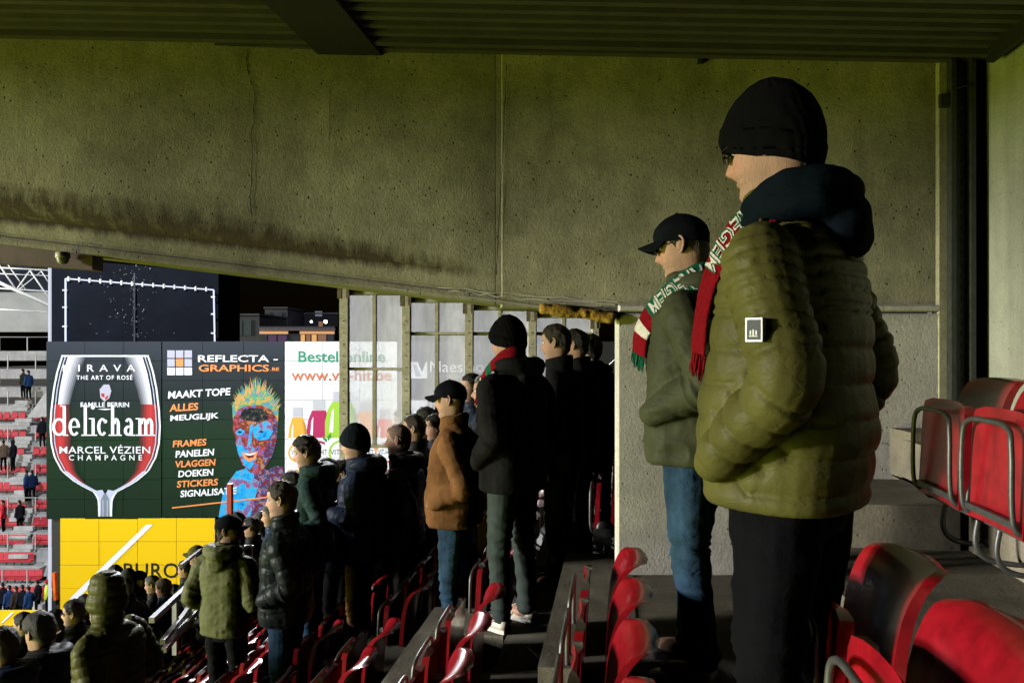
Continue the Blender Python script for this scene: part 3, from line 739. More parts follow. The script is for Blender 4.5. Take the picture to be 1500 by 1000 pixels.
    if hat == 'beanie':
        zs_ = [0,.001,.01,.03,.05,.058,.060,.062]+list(np.linspace(.075, 1, 16)**1)
        def zf(a, t):
            base = .078+.045*math.cos(a)
            return base+t*(.2345-base) if t > .065 else base+t
        def of(a, z):
            base = .078+.045*math.cos(a); h_ = z-base
            cuff = .019 if h_ < .054 else .0145
            return cuff+.006*math.sin(min(1, h_/.14)*math.pi)
        def po(p):
            t = max(0, (p.z-.14)/.095); p.z += .038*t*t; p.y -= .014*t; return p
        rb = (lambda co, no: .0012*np.sin(np.arctan2(co[:,0], co[:,1]-.03)*90)+.004*(vnoise(co*14, 2)-.5)) if detail >= 2 else None
        headpiece('beanie', zs_, of, hatm, zf, n=(120 if detail >= 3 else 48), post=po, bump=rb)
    if hat == 'cap':
        def zf(a, t): base = .128+.022*math.cos(a); return base+t*(.2346-base)
        def po(p):
            t = max(0, (p.z-.15)/.085); p.z += .012*t; p.y += .008*t*(1-t); return p
        co_ = headpiece('cap', list(np.linspace(0, 1, 18)), lambda a, z: .009+.006*math.sin(min(1, max(0, (z-.13)/.1))*math.pi), hatm, zf, post=po)
        m = MB(); top = []; bot = []
        for i in range(7):
            t = i/6; r1 = []; r2 = []
            for jj in range(17):
                a = -1.15+2.3*jj/16; bx, by, bz = headpt(a, .150, .008)
                ex = bx*(1+.05*t); ey = by+.075*t*math.cos(a)**.6; ez = .152-.010*t-.05*(abs(bx)/.08)**2*(.4+.6*t)*.8
                r1.append(hx((ex, ey, ez+.003), False)); r2.append(hx((ex, ey, ez-.002), False))
            top.append(r1); bot.append(r2)
        C = 17; v = [p for r in top for p in r]+[p for r in bot for p in r]; o_ = 7*C; f = []
        for i in range(6):
            for jj in range(16):
                a = i*C+jj; f += [(a, a+1, a+C+1, a+C), (o_+a, o_+a+C, o_+a+C+1, o_+a+1)]
        for jj in range(16): a = 6*C+jj; f.append((a, a+1, o_+a+1, o_+a))
        for i in range(6): a = i*C; f += [(a, a+C, o_+a+C, o_+a), (a+16, o_+a+16, o_+a+C+16, a+C+16)]
        m.add(v, f); put('brim', m, hatm, E, True)
        m = MB(); m.ell(hx((0, -.004, .2475), False), (.008*s,.008*s,.005*s)); put('cap_button', m, hatm, E, True)
    if hair and hat != 'hoodup':
        hair = tuple(h_*.55 for h_ in hair)
        hm = plain('hair', hair, .6, spec=.25, noise=.6, nscale=90, bump=.9, bscale=260, stretch=(1,1,.35))
        n = 72 if detail >= 2 else 36
        lim = .16 if hat else 1
        def hl(a):
            c = math.cos(a)
            f_ = .178 if c > .55 else None
            if c > .6: return .182
            if c > .1: return lerp(.105, .182, (c-.1)/.5)
            if c > -.25: return .105+.03*(1 if -.25 < c < .0 else 0)
            return lerp(.028, .10, max(0, (c+1)/.75))-hairlen
        def zf(a, t): base = hl(a); return base+t*((.2346 if not hat else .16)-base) if base < .159 or not hat else .1602+t*.001
        L = .010+(.5*hairlen if hairlen > 0 else 0)
        thick = {0: .013}.get(0)*hairtop
        def of(a, z):
            h_ = z-hl(a); return .0015+min(1, max(0, h_)/.02)*(.004 if grey == 2 or hat else .011)*hairtop*(1.5 if z > .19 and not hat else 1)
        def po(p):
            if p.z > .2 and not hat: p.z += .014*hairtop*(p.z-.2)/.035*(.3 if grey == 2 else 1)
            return p
        def bm(co, no):
            c = co/s
            k_ = 0.35 if grey == 2 else 1
            return k_*s*(.010*(vnoise(c*np.array((55,55,30)), sd)-.5)+.007*(vnoise(c*np.array((140,140,50)), sd+1)-.5))
        headpiece('hair', list(np.linspace(0, 1, 30 if detail >= 2 else 14)), of, hm, zf, n=n, post=po, bump=bm if detail > 0 else None)
    if glasses:
        g = MB()
        for sx in (-1, 1):
            g.torus(hx((sx*.033, .104, .114), False), (HM.to_3x3()@Vector((sx*.25,1,0))), .021*s, .0016*s, n=22, k=6, sc=(.8,1.1))
            g.tube([hx(p, False) for p in ((sx*.056,.098,.120),(sx*.072,.07,.124),(sx*.080,.0,.126),(sx*.080,-.02,.115))], .0018*s, n=6, sub=3)
        g.bar(hx((-.013,.108,.118), False), hx((.013,.108,.118), False), .003*s, .003*s)
        go = put('glasses', g, plain('glasses_frame', (.03,.025,.015), .25, .6), E, True)
        gl = MB()
        for sx in (-1, 1):
            c = hx((sx*.033, .104, .114), False); ax = (HM.to_3x3()@Vector((sx*.25,1,0))).normalized(); a_ = (UP-ax*ax.z).normalized(); b_ = ax.cross(a_)
            vv = [c+a_*.0165*s*math.cos(q)+b_*.0225*s*math.sin(q)+ax*(.0008 if e else -.0008) for e in (0, 1) for q in [2*math.pi*i/16 for i in range(16)]]
            gl.add(vv, [tuple(range(16)), tuple(range(31, 15, -1))]+[(i, (i+1) % 16, 16+(i+1) % 16, 16+i) for i in range(16)])
        m_, t_, b__ = newmat('lens_glass'); b__.inputs['Transmission Weight'].default_value = .92; b__.inputs['Roughness'].default_value = .02; b__.inputs['Base Color'].default_value = (.75,.65,.35,1); b__.inputs['IOR'].default_value = 1.1
        put('lens', gl, m_, go)
    if extra: extra(E, s, hx, A, jo)
    return E
# ---------------------------------------------------------------- who stands where: (x of body, z ahead, tread)
def spot(x, z, k): p = W(x, HY, z); return (p.x, p.y, level(k))
BLK = nylon('black_jacket', (.012,.012,.014), .5); BLKF = fabric('black_coat', (.008,.008,.0085)); NAVY = nylon('navy_jacket', (.013,.019,.036), .45)
OLV = cloth('olive_quilted', (.075,.071,.020), .5, .2, .55, 26, .12); GRN = nylon('green_jacket', (.040,.044,.024), .5, .2)
BRN = fabric('brown_coat', (.14,.066,.028)); GREY = nylon('grey_puffer', (.085,.08,.095), .35); PARKA = nylon('olive_parka', (.085,.09,.04), .55)
DKG = nylon('dark_green_hooded', (.012,.03,.028), .6); BLUEJ = nylon('blue_puffer', (.012,.03,.07), .4)
JEAN = denim('blue_jeans', (.021,.047,.085)); JEAN2 = denim('dark_jeans', (.015,.035,.08)); CHAR = fabric('charcoal_trousers', (.035,.045,.045), bump=.3)
TAN = fabric('tan_trousers', (.17,.09,.04)); DARKP = fabric('black_trousers', (.004,.0045,.006)); GREYP = fabric('grey_trousers', (.05,.052,.06))
WOOLB = fabric('black_wool', (.003,.003,.0035), 1, bump=.4); WOOLN = fabric('navy_wool', (.008,.011,.016), 1, bump=.4); CAPM = fabric('black_cap_cloth', (.004,.005,.007), .9)
RSC = plain('red_knit', (.20,.004,.010), .95, noise=.35, nscale=60, bump=1, bscale=240, spec=.08); GSC = plain('green_knit', (.008,.11,.06), .95, noise=.35, nscale=60, bump=1, bscale=240, spec=.08); WSC = plain('white_knit', (.65,.62,.58), .95, noise=.2, nscale=60, bump=1, bscale=240, spec=.08)
WSH = plain('white_leather', (.62,.58,.46), .5, noise=.12, nscale=14, bump=.15); REDS = plain('dark_red_stripe', (.22,.01,.03), .5)

def strip(P, wdt, nrm, th, n_sub=6):
    """flat knitted band: points, width, outward normals"""
    PP, _ = smooth(P, .1, n_sub); NN, _ = smooth(nrm, .1, n_sub); rings = []; fr_ = []
    for i in range(len(PP)):
        t = PP[min(i+1, len(PP)-1)]-PP[max(0, i-1)]; t /= np.linalg.norm(t)+1e-9
        n_ = NN[i]-t*np.dot(NN[i], t); n_ /= np.linalg.norm(n_)+1e-9; b_ = np.cross(t, n_)
        w_ = wdt if not hasattr(wdt, '__len__') else np.interp(i/(len(PP)-1), np.linspace(0, 1, len(wdt)), wdt)
        fr_.append((PP[i], t, n_, b_, w_))
        rings.append([PP[i]+b_*w_*.5*math.cos(q)+n_*th*.5*math.copysign(abs(math.sin(q))**.7, math.sin(q)) for q in [2*math.pi*j/16 for j in range(16)]])
    return rings, fr_
def text_flat(s_, bold=0.0, res=2, space=1.0):
    c = bpy.data.curves.new('t', 'FONT'); c.body = s_; c.offset = bold; c.resolution_u = res; c.space_character = space
    o = bpy.data.objects.new('t', c); COL.objects.link(o); dg = bpy.context.evaluated_depsgraph_get()
    me = bpy.data.meshes.new_from_object(o.evaluated_get(dg)); v = getco(me)[:, :2].copy(); f = [tuple(p.vertices) for p in me.polygons]
    bpy.data.objects.remove(o); bpy.data.curves.remove(c); bpy.data.meshes.remove(me)
    v -= v.min(0); return v, f, v.max(0)
def scarf(E, s, P, N, wdt, th, mats, letters=None, lrange=(.1,.9), fringe=True, sub=6, lname='lettering'):
    P = [Vector(p)*s for p in P]
    rings, fr_ = strip(P, wdt, N, th, sub); m = MB(); m.loft(rings)
    # colour fields along the band
    nr = len(rings); fm = []
    for i in range(nr-1): fm += [mats[1](i/(nr-1)) if callable(mats[1]) else 0]*16
    m.m = fm+[0, 0]
    me = m.mesh('scarf'); displace(me, lambda co, no: .004*(vnoise(co*30, 4)-.5)+.002*(vnoise(co*90, 5)-.5))
    so = put('scarf', me, mats[0], E, True)
    if fringe:
        q = MB()
        p, t, n_, b_, w_ = fr_[-1]
        for i in range(22):
            a = p+b_*w_*(-.46+.92*i/21)+n_*random.uniform(-.006,.006)
            q.tube([a-t*.005, a+t*.025+b_*random.uniform(-.004,.004), a+t*random.uniform(.05,.065)+b_*random.uniform(-.008,.008)+n_*random.uniform(-.006,.006)], [.0028,.003,.0015], n=5, sub=2)
        put('fringe', q, mats[0][0], so, True)
    if letters:
        v, f, mx = text_flat(letters, .035, 2, 1.05); dist = np.linspace(0, 1, len(fr_))
        for off, mi, grow in ((th*.5+.0022, 2, .0),(th*.5+.0032, 1, 1)):
            out = []
            vv, ff = (v, f)
            if grow: v2, f2, mx2 = text_flat(letters, -.022, 2, 1.12); vv, ff = v2, f2
            mxx = vv.max(0)
            for x, y in vv:
                u = lerp(lrange[0], lrange[1], x/mxx[0])*(len(fr_)-1); i = min(int(u), len(fr_)-2); fr2 = u-i
                a, b = fr_[i], fr_[i+1]; p = a[0]*(1-fr2)+b[0]*fr2; n_ = a[2]*(1-fr2)+b[2]*fr2; bb = a[3]*(1-fr2)+b[3]*fr2
                wv = a[4]*(1-fr2)+b[4]*fr2; h_ = (y/mxx[1]-.5)*.78
                out.append(tuple(p+bb*(-h_)*wv+n_*off*(1-.25*abs(h_))))
            q = MB(); q.add(out, ff); put(lname, q, mats[0][2] if not grow else mats[0][1], so)
    return so
# --- 1: tall man, olive quilted jacket
def ex1(E, s, hx, A, jo):
    N = [(-.4,.3,.6),(-.6,.8,.4),(-.6,1,.1),(-.6,1,0),(-.6,1,0),(-.6,1,0)]
    P = [(-.02,-.11,1.535),(-.095,-.045,1.525),(-.105,.065,1.475),(-.105,.135,1.385),(-.105,.165,1.29),(-.10,.18,1.19)]
    N = [(-.2,-1,.3),(-1,-.3,.5),(-1,.5,.4),(-.9,.8,.2),(-.8,.9,0),(-.8,.9,0)]
    scarf(E, s, P, N, [.07,.09,.10,.11,.12,.13], .016, ([RSC, GSC, WSC], lambda t: 1 if .34 < t < .42 or .52 < t < .56 else 0), 'WAREGEM', (.18,.62), sub=10)
    # sleeve badge
    S, Ee, Wr, _ = A[-1]; c = (S.lerp(Ee, .62)+Vector((-.100,.0,0)))*s
    q = MB(); q.box(c, (.016,.036,.048), 0); q.box(c-Vector((.0082,0,0)), (.002,.028,.040), 1)
    for i in range(3): q.box(c-Vector((.0096,-.006+.006*i,.006)), (.001,.0035,.009+.004*(i == 1)), 2)
    q.box(c-Vector((.0096,0,.013)), (.001,.018,.002), 2)
    put('sleeve_badge', q, [plain('badge_silver', (.35,.35,.35), .4, .3), plain('badge_blue', (.02,.03,.045), .6), plain('badge_pale', (.5,.5,.5), .4)], jo)
    q = MB()
    P = [(.08,.07,1.50),(.112,0,1.54),(.09,-.08,1.55),(.0,-.115,1.545),(-.09,-.08,1.55),(-.112,0,1.54),(-.08,.07,1.50)]
    q.tube([Vector(p)*s for p in P], [.026*s,.03*s,.036*s,.04*s,.036*s,.03*s,.026*s], n=12, sub=5); q.tube([Vector((x*1.02,y*1.02,z-.045))*s for x, y, z in P], [.03*s,.03*s,.038*s,.042*s,.038*s,.03*s,.03*s], n=12, sub=5); q.ell(Vector((0,-.13,1.46))*s, (.075*s,.045*s,.07*s))
    me = remesh(q, .009, 1); displace(me, lambda co, no: .012*(vnoise(co*22, 3)-.5)); put('hood', me, fabric('teal_fleece', (.003,.006,.009)), E, True)
    # front zip placket and hem band
    q = MB(); 
    tq = [Vector((-.185*1.12*math.cos(a)*1.02, math.sin(a)*.150*1.1*1.04, .80))*s for a in np.linspace(-.6, 2.2, 18)]
def q1(co, arm):
    z = co[:,2]
    return np.where(arm, np.where(z > 1.2, .034, .06), np.where(z > 1.28, .034, .075))
make_person(spot(1160, 1.88, 0), 34, 'tall man in black beanie and olive quilted jacket with red scarf, nearest the camera', H=1.87, bulk=.99, yaw=6, pitch=8, detail=4, jacket=OLV, pants=DARKP, hem=.86,
            quilt=(q1, .0105), hat='beanie', hatm=WOOLB, hair=(.04,.03,.02), arms='deep', glasses=True, hood='sep', extra=ex1, belly=.035, fold=.4)
# --- 2: man in cap and green jacket
def ex2(E, s, hx, A, jo):
    P = [(.03,-.115,1.53),(-.09,-.075,1.535),(-.135,.01,1.49),(-.135,.10,1.42),(-.125,.17,1.33),(-.11,.19,1.24)]
    N = [(-.2,-1,.3),(-1,-.5,.5),(-1,.3,.5),(-.9,.7,.3),(-.8,.9,.1),(-.8,.9,0)]
    scarf(E, s, P, N, [.10,.12,.135,.135,.13,.13], .020, ([GSC, GSC, WSC, RSC], lambda t: (2 if .74 < t < .84 else 3) if t > .66 or t < .1 else 0), 'WAREGEM', (.10,.66), sub=10)
make_person(spot(1018, 3.08, 0), 20, 'man in black cap, green jacket, blue jeans and club scarf beside the concrete pier', H=1.775, bulk=1.16, yaw=4, pitch=10, detail=3, jacket=GRN, pants=JEAN, hem=.83,
            hat='cap', hatm=CAPM, hair=(.06,.04,.025), arms='pockets', glasses=True, extra=ex2, fold=1.1, stance=(.05,0))
# --- 3: black parka, white sneakers
def ex3(E, s, hx, A, jo):
    P = [(-.02,-.115,1.585),(-.10,-.07,1.585),(-.135,.03,1.525),(-.125,.13,1.44),(-.12,.175,1.34)]
    N = [(-.2,-1,.3),(-1,-.5,.5),(-1,.3,.5),(-.9,.7,.3),(-.8,.9,.1)]
    scarf(E, s, P, N, [.08,.09,.09,.08,.07], .022, ([RSC, GSC, WSC], lambda t: (1 if .5 < t < .62 or .78 < t < .86 else 2 if .72 < t < .78 or .9 < t < .94 else 0)), sub=8)
    for o in E.children:
        if o.name.startswith('shoe'):
            sg = -1 if np.mean(getco(o.data)[:,0]) < 0 else 1
            for i in range(3):
                q = MB(); y = .055+i*.022; c = Vector((sg*.115-.043, y+.02, .045))*s
                q.bar(c+Vector((0.003,.012,-.020)), c+Vector((.012,-.012,.026)), .012, .004); q.bar(c+Vector((0.084,.012,-.020)), c+Vector((.074,-.012,.026)), .012, .004)
                put('shoe_stripe', q, REDS, o)
            q = MB()
            for i in range(5): c = Vector((sg*.115, .075+i*.016, .088-i*.008))*s; q.bar(c-Vector((.022,0,0)), c+Vector((.022,.006,0)), .006, .006)
            put('lace', q, plain('lace_white', (.7,.68,.62), .8), o)
make_person(spot(752, 4.70, -1), 36, 'man in black beanie and long black parka with white sneakers and red and green scarf', H=1.80, bulk=1.08, yaw=10, pitch=6, detail=3, jacket=BLKF, pants=CHAR, hem=.80,
            hat='beanie', hatm=WOOLB, hair=(.03,.02,.015), arms='deep', extra=ex3, shoes=WSH, hood='big', fold=1.0)
P_ = make_person
SK1, SK2, SK3 = (.40,.24,.17), (.36,.21,.145), (.42,.27,.20)
P_(spot(822, 5.5, -1), 12, 'short-haired man in black coat just right of the parka man', H=1.79, bulk=1.0, yaw=0, pitch=5, detail=2, jacket=BLKF, pants=DARKP, hair=(.05,.035,.022), arms='down', hood=False, skin=SK1)
P_(spot(849, 6.1, -1), 15, 'dark-haired man in black coat under the end of the concrete beam', H=1.77, bulk=1.0, detail=2, pitch=4, jacket=BLKF, pants=DARKP, hair=(.02,.015,.01), arms='down', hood=False, skin=SK2)
P_(spot(868, 6.3, -1), 60, 'person with dark hair bun partly hidden behind the black coats', H=1.73, bulk=.95, detail=2, jacket=BLKF, pants=DARKP, hair=(.015,.012,.01), arms='down', skin=SK2,
   extra=lambda E, s, hx, A, jo: put('hair_bun', MB().ell(hx((0,-.125,.17), False), (.03,.03,.035)), plain('hair', (.015,.012,.01), .55, noise=.6, nscale=90, bump=.9), E, True))
P_(spot(668, 5.25, -2), 2, 'man in dark cap and brown coat with blue jeans in front of the glazing', H=1.80, bulk=1.10, yaw=-4, pitch=4, detail=3, jacket=BRN, pants=JEAN, hem=.86, hat='cap', hatm=CAPM, hair=None, arms='pockets', hood=False, skin=(.42,.24,.17), belly=.02)
P_(spot(717, 6.15, -2), -8, 'grey-haired man beside the red and green scarf', H=1.80, bulk=1.0, detail=2, jacket=BLKF, pants=fabric('brown_trousers', (.06,.03,.015)), hair=(.16,.15,.14), hairlen=.015, hood=False, skin=SK1, arms='down')
P_(spot(696, 7.0, -2), -25, 'smiling dark-haired man between the cap man and the grey-haired man', H=1.78, bulk=1.0, detail=2, jacket=NAVY, pants=DARKP, hair=(.02,.015,.01), hood=False, skin=SK1, arms='down')
P_(spot(590, 6.3, -3), 0, 'bald man in grey puffer jacket and grey trousers', H=1.80, bulk=1.08, yaw=0, pitch=4, detail=2, jacket=GREY, pants=GREYP, hem=.86, quilt=(.075,.008), hair=(.36,.23,.165), grey=2, arms='pockets', skin=(.42,.25,.18), hood=True,
   extra=lambda E, s, hx, A, jo: put('sleeve_patch', MB().ell((A[-1][0].lerp(A[-1][1], .93)+Vector((-.078,.0,.0)))*s, (.006,.022,.022)), plain('orange_patch', (.5,.13,.03), .6), jo, True))
P_(spot(528, 6.05, -3), -6, 'man in navy beanie and long navy jacket with tan trousers', H=1.80, bulk=1.12, yaw=0, pitch=6, detail=3, jacket=NAVY, pants=TAN, hem=.80, hat='beanie', hatm=WOOLN, hair=(.1,.08,.06), arms='chest', hood='big', skin=(.48,.30,.22), quilt=(.11,.004))
P_(spot(458, 6.15, -3), -10, 'young man with thick dark hair and dark green hooded jacket', H=1.715, bulk=1.02, yaw=0, pitch=10, detail=3, jacket=DKG, pants=JEAN2, hair=(.025,.018,.014), hairtop=1.7, arms='pockets', hood='big', skin=(.42,.26,.19))
P_(spot(420, 5.65, -4), -6, 'short-haired man in black puffer jacket and blue jeans', H=1.84, bulk=1.10, yaw=0, pitch=4, detail=3, jacket=nylon('black_puffer', (.012,.016,.016), .35), pants=JEAN, hem=.84, quilt=(.095,.010), hair=(.05,.03,.02), arms='pockets', hood=False, skin=(.45,.28,.20))
def exM(E, s, hx, A, jo):
    pass
P_(spot(332, 6.5, -5), 98, 'young man in black cap and olive parka looking right', H=1.80, bulk=1.06, yaw=-72, pitch=-2, detail=3, jacket=PARKA, pants=DARKP, hem=.85, hat='cap', hatm=CAPM, hair=(.04,.025,.015), hairlen=.02, arms=('pockets','cup'), hood='big', skin=(.42,.26,.19))
P_(spot(160, 4.95, -5), 6, 'person in dark olive quilted jacket with the hood up, lower left', H=1.76, bulk=1.16, detail=3, jacket=nylon('dark_olive_quilted', (.06,.06,.018), .4), pants=DARKP, quilt=(.060,.012), hat='hoodup', arms='pockets', hood=False, fold=.6)
# faces, crowd and silhouettes behind
HB, HBR, HBL, HG = (.015,.012,.01), (.05,.03,.018), (.25,.15,.07), (.15,.14,.13)
crowd = [
 (596, 8.2, -3, 15, 'dark curly-haired head against the glazing left of the brown coat', dict(hair=HB, hairtop=1.5, H=1.76)),
 (612, 7.2, -3, 20, 'dark-haired man in black jacket just behind the bald man', dict(hair=HBR, H=1.79)),
 (630, 7.9, -3, 10, 'dark-haired person close behind the brown coat, against the glazing', dict(hair=HB, hairtop=1.3, H=1.80)),
 (485, 7.2, -4, 10, 'person in navy jacket hidden behind the young man with thick dark hair', dict(j=NAVY, hair=HB, H=1.78)),
 (434, 6.6, -4, 10, 'dark head just above the shoulder of the black puffer jacket', dict(hair=HB, H=1.76)),
 (372, 10.0, -7, 20, 'dark-haired man in black jacket right of the olive parka', dict(hair=HB, H=1.80)),
 (387, 10.5, -7, -40, 'person in grey hood with red and white scarf behind the olive parka', dict(hat='hoodup', j=GREY, H=1.76)),
 (403, 8.9, -6, 10, 'short-haired man in blue jacket behind the black puffer jacket', dict(hair=HG, j=BLUEJ, H=1.80)),
 (292, 10.2, -8, 10, 'man in olive cap and pale jacket beside the metal railing', dict(hat='cap', hm=fabric('olive_cap', (.10,.09,.03)), j=fabric('beige_jacket', (.2,.19,.12)), H=1.78)),
 (308, 9.8, -8, 20, 'person in black jacket beside the railing behind the olive parka', dict(hair=HBR, H=1.72)),
 (244, 10.2, -9, 20, 'blond person in blue puffer jacket in front of the yellow board', dict(hair=HBL, j=BLUEJ, quilt=(.09,.01), H=1.74)),
 (228, 11.4, -10, 15, 'dark jacket person between the bald man and the blond head', dict(hair=HG, H=1.82)),
 (208, 11.7, -10, 12, 'man in dark cap in front of the yellow board', dict(hat='cap', hm=CAPM, H=1.80)),
 (190, 11.6, -10, 20, 'person in grey striped beanie in front of the yellow board', dict(hat='beanie', hm=fabric('grey_beanie', (.05,.05,.06)), H=1.84)),
 (188, 10.0, -9, 25, 'balding grey-haired man behind the olive hood', dict(hair=HG, grey=2, H=1.82)),
 (258, 11.3, -10, 20, 'dark-haired head beyond the blond person', dict(hair=HB, H=1.72)),
 (112, 8.0, -8, 10, 'dark-haired man with glasses left of the olive hood', dict(hair=HB, hairtop=1.3, H=1.78, glasses=True, arms=('chin','down'))),
 (86, 8.6, -9, 25, 'curly-haired head in front of the small yellow board', dict(hair=HB, hairtop=1.6, H=1.86)),
 (128, 9.4, -9, 35, 'dark head beside the yellow board at lower left', dict(hair=HB, H=1.78)),
 (64, 5.3, -6, 40, 'dark-haired figure in black jacket at the lower left corner', dict(hair=HB, hairtop=1.3, hood='big', H=1.79)),
 (10, 5.0, -6, 30, 'black jacket figure cut by the left edge', dict(hair=HBR, j=NAVY, H=1.80, hood='big')),
 (172, 12.0, -10, 15, 'dark head in front of the lower end of the white diagonal stripe', dict(hair=HB, H=1.80)),
 (219, 12.4, -11, 15, 'brown-haired head under the BURO lettering', dict(hair=HBR, H=1.84)),
 (275, 11.2, -9, 20, 'dark jacket person just left of the olive cap man', dict(hair=HB, H=1.70)),
 (318, 9.0, -7, 20, 'dark-haired person half hidden behind the olive parka', dict(hair=HB, H=1.72)),
 (352, 10.8, -7, 10, 'small head right of the thin red upright post', dict(hair=HBR, H=1.70)),
 (150, 9.0, -9, 20, 'brown-haired person left of the balding grey-haired man', dict(hair=HBR, H=1.80)),
 (38, 8.6, -9, 30, 'dark-haired head below the small yellow board', dict(hair=HB, H=1.84)),
 (445, 7.6, -5, 10, 'person in dark jacket between the black puffer and the dark green hood', dict(hair=HB, H=1.80)),
 (505, 7.4, -4, 10, 'person in brown jacket just behind the navy beanie man', dict(hair=HBR, j=BRN, H=1.74)),
 (556, 7.3, -4, 14, 'person in blue jacket between the navy beanie and the bald man', dict(hair=HB, j=BLUEJ, H=1.80)),
 (644, 7.4, -3, 14, 'dark navy figure just behind the brown coat', dict(hair=HB, j=NAVY, H=1.78)),
]
for x, z, k, fd, lab, d in crowd:
    H = d.pop('H', 1.78); jk = d.pop('j', BLK); hm = d.pop('hm', CAPM); ar = d.pop('arms', 'pockets')
    P_(spot(x, z, k), fd-(26 if x < 660 else 0), lab, H=H, bulk=random.uniform(1.0, 1.1), detail=1, jacket=jk, pants=DARKP, hatm=hm, arms=ar, skin=random.choice([SK1, SK2, SK3]), hood=d.pop('hood', False), yaw=random.uniform(-8, 8), pitch=random.uniform(0, 8), **d)
# plastic beer cup held beside the olive parka
def cup():
    c = W(364, 812, 6.6); E = empty('beer_cup', c-UP*.05, 'clear plastic cup of beer held up beside the olive parka', 'cup')
    ring = lambda r, z: [Vector((r*math.cos(a), r*math.sin(a), z)) for a in [2*math.pi*i/20 for i in range(20)]]
    m = MB(); m.loft([ring(.028,0), ring(.041,.12), ring(.043,.122), ring(.039,.12), ring(.026,.004)])
    g, t, b = newmat('clear_plastic'); b.inputs['Transmission Weight'].default_value = .9; b.inputs['Roughness'].default_value = .1; b.inputs['IOR'].default_value = 1.3
    put('cup_shell', m, g, E, True)
    m = MB(); m.loft([ring(.0255,.005), ring(.034,.085)]); put('beer', m, plain('beer', (.75,.35,.02), .2), E, True)
    m = MB(); m.loft([ring(.0342,.0855), ring(.036,.10)]); put('foam', m, plain('beer_foam', (.75,.7,.55), .8), E, True)
cup()
# railing of the stairs
def railing():
    E = empty('stair_railing', W(262, 940, 8.6), 'grey metal stair railing with two rails beside the red seats, lower left', 'railing'); L = E.location.copy()
    z1, z2 = 10.2, 7.9
    for a, b_, nm, th in (((333,805,10.4),(222,908,7.9),'top_rail',.055),((300,862,10.0),(238,940,7.9),'mid_rail',.05),((330,845,10.4),(240,952,7.9),'low_rail',.05),((300,800,10.4),(265,828,9.2),'far_rail',.035)):
        m = MB(); m.bar(W(*a)-L, W(*b_)-L, th, th); put(nm, m, M['rail'], E)
    for x, y0, y1, z in ((257,878,958,8.6),(286,848,905,9.3)):
        m = MB(); m.bar(W(x,y0,z)-L, W(x,y1,z)-L, .05, .05); put('post', m, M['rail'], E)
railing()
m = MB(); q = MB(); q.bar(W(337, 708, 9.5), W(337, 840, 9.5), .055, .055); tag(put('red_pole', q, plain('red_paint', (.45,.02,.03), .5)), 'thin red upright post in front of the painted face advert', 'pole')
# small bracket and camera dome under the beam's left end
E = empty('ceiling_camera', wp(92, 378, ZW-.03), 'white dome security camera under the concrete beam at upper left', 'security camera'); L = E.location.copy()
m = MB(); m.ell((0,0,-.004), (.033,.033,.033)); put('dome', m, plain('smoked_dome', (.3,.29,.24), .15), E, True)
m = MB(); m.loft([[Vector((r*math.cos(a), r*math.sin(a), z)) for a in [2*math.pi*i/20 for i in range(20)]] for r, z in ((.036,.0),(.038,.006),(.036,.03),(.02,.034))]); put('housing', m, plain('cream_plastic', (.55,.52,.42), .5), E, True)
a = [wp(-200, 330, ZW+.02), wp(135, 374, ZW+.02), wp(135, 395, ZW+.02), wp(-200, 372, ZW+.02)]
m = MB(); m.add(a+[p+FW*.12 for p in a], [(0,3,2,1),(4,5,6,7),(0,1,5,4),(1,2,6,5),(2,3,7,6),(3,0,4,7)])
tag(put('steel_beam', m, plain('brown_primer', (.16,.11,.10), .7, noise=.3, nscale=10)), 'short brown painted steel beam under the concrete beam at upper left', 'beam')

# ---------------------------------------------------------------- glazing under the beam
ZG = 7.9
gm, t, b = newmat('dirty_glass')
tr_ = t.nodes.new('ShaderNodeBsdfTransparent'); df = t.nodes.new('ShaderNodeBsdfDiffuse'); tl = t.nodes.new('ShaderNodeBsdfTranslucent'); mx = t.nodes.new('ShaderNodeMixShader'); ad = t.nodes.new('ShaderNodeMixShader')
df.inputs[0].default_value = tl.inputs[0].default_value = (.85,.85,.83,1); ad.inputs[0].default_value = .5
t.links.new(df.outputs[0], ad.inputs[1]); t.links.new(tl.outputs[0], ad.inputs[2])
tc = t.nodes.new('ShaderNodeTexCoord'); mp = t.nodes.new('ShaderNodeMapping'); mp.inputs['Scale'].default_value = (1,1,.25); n1 = t.nodes.new('ShaderNodeTexNoise'); n1.inputs['Scale'].default_value = 7; n1.inputs['Detail'].default_value = 8; n1.inputs['Roughness'].default_value = .7
r = t.nodes.new('ShaderNodeMapRange'); r.inputs[1].default_value = .3; r.inputs[2].default_value = .7; r.inputs[3].default_value = .42; r.inputs[4].default_value = .74
t.links.new(tc.outputs['Object'], mp.inputs[0]); t.links.new(mp.outputs[0], n1.inputs['Vector']); t.links.new(n1.outputs[0], r.inputs[0]); t.links.new(r.outputs[0], mx.inputs[0])
t.links.new(tr_.outputs[0], mx.inputs[1]); t.links.new(ad.outputs[0], mx.inputs[2]); t.links.new(mx.outputs[0], t.nodes['Material Output'].inputs[0])
GE = empty('glazed_screen', W(700, 800, ZG), 'row of tall dirty glass panes in pale frames hanging under the concrete beam', 'window'); L = GE.location.copy()
def gtop(x): return boty(x)-6
def gbar(name, x0, y0, x1, y1, th=.08, z=ZG, mat=None, par=None):
    a = [W(x0, y1, z)-L, W(x1, y1, z)-L, W(x1, y0, z)-L, W(x0, y0, z)-L]; q = MB()
    q.add(a+[p+FW*th for p in a], [(0,1,2,3),(7,6,5,4),(0,4,5,1),(1,5,6,2),(2,6,7,3),(3,7,4,0)])
    return put(name, q, mat or M['wframe'], par or GE)
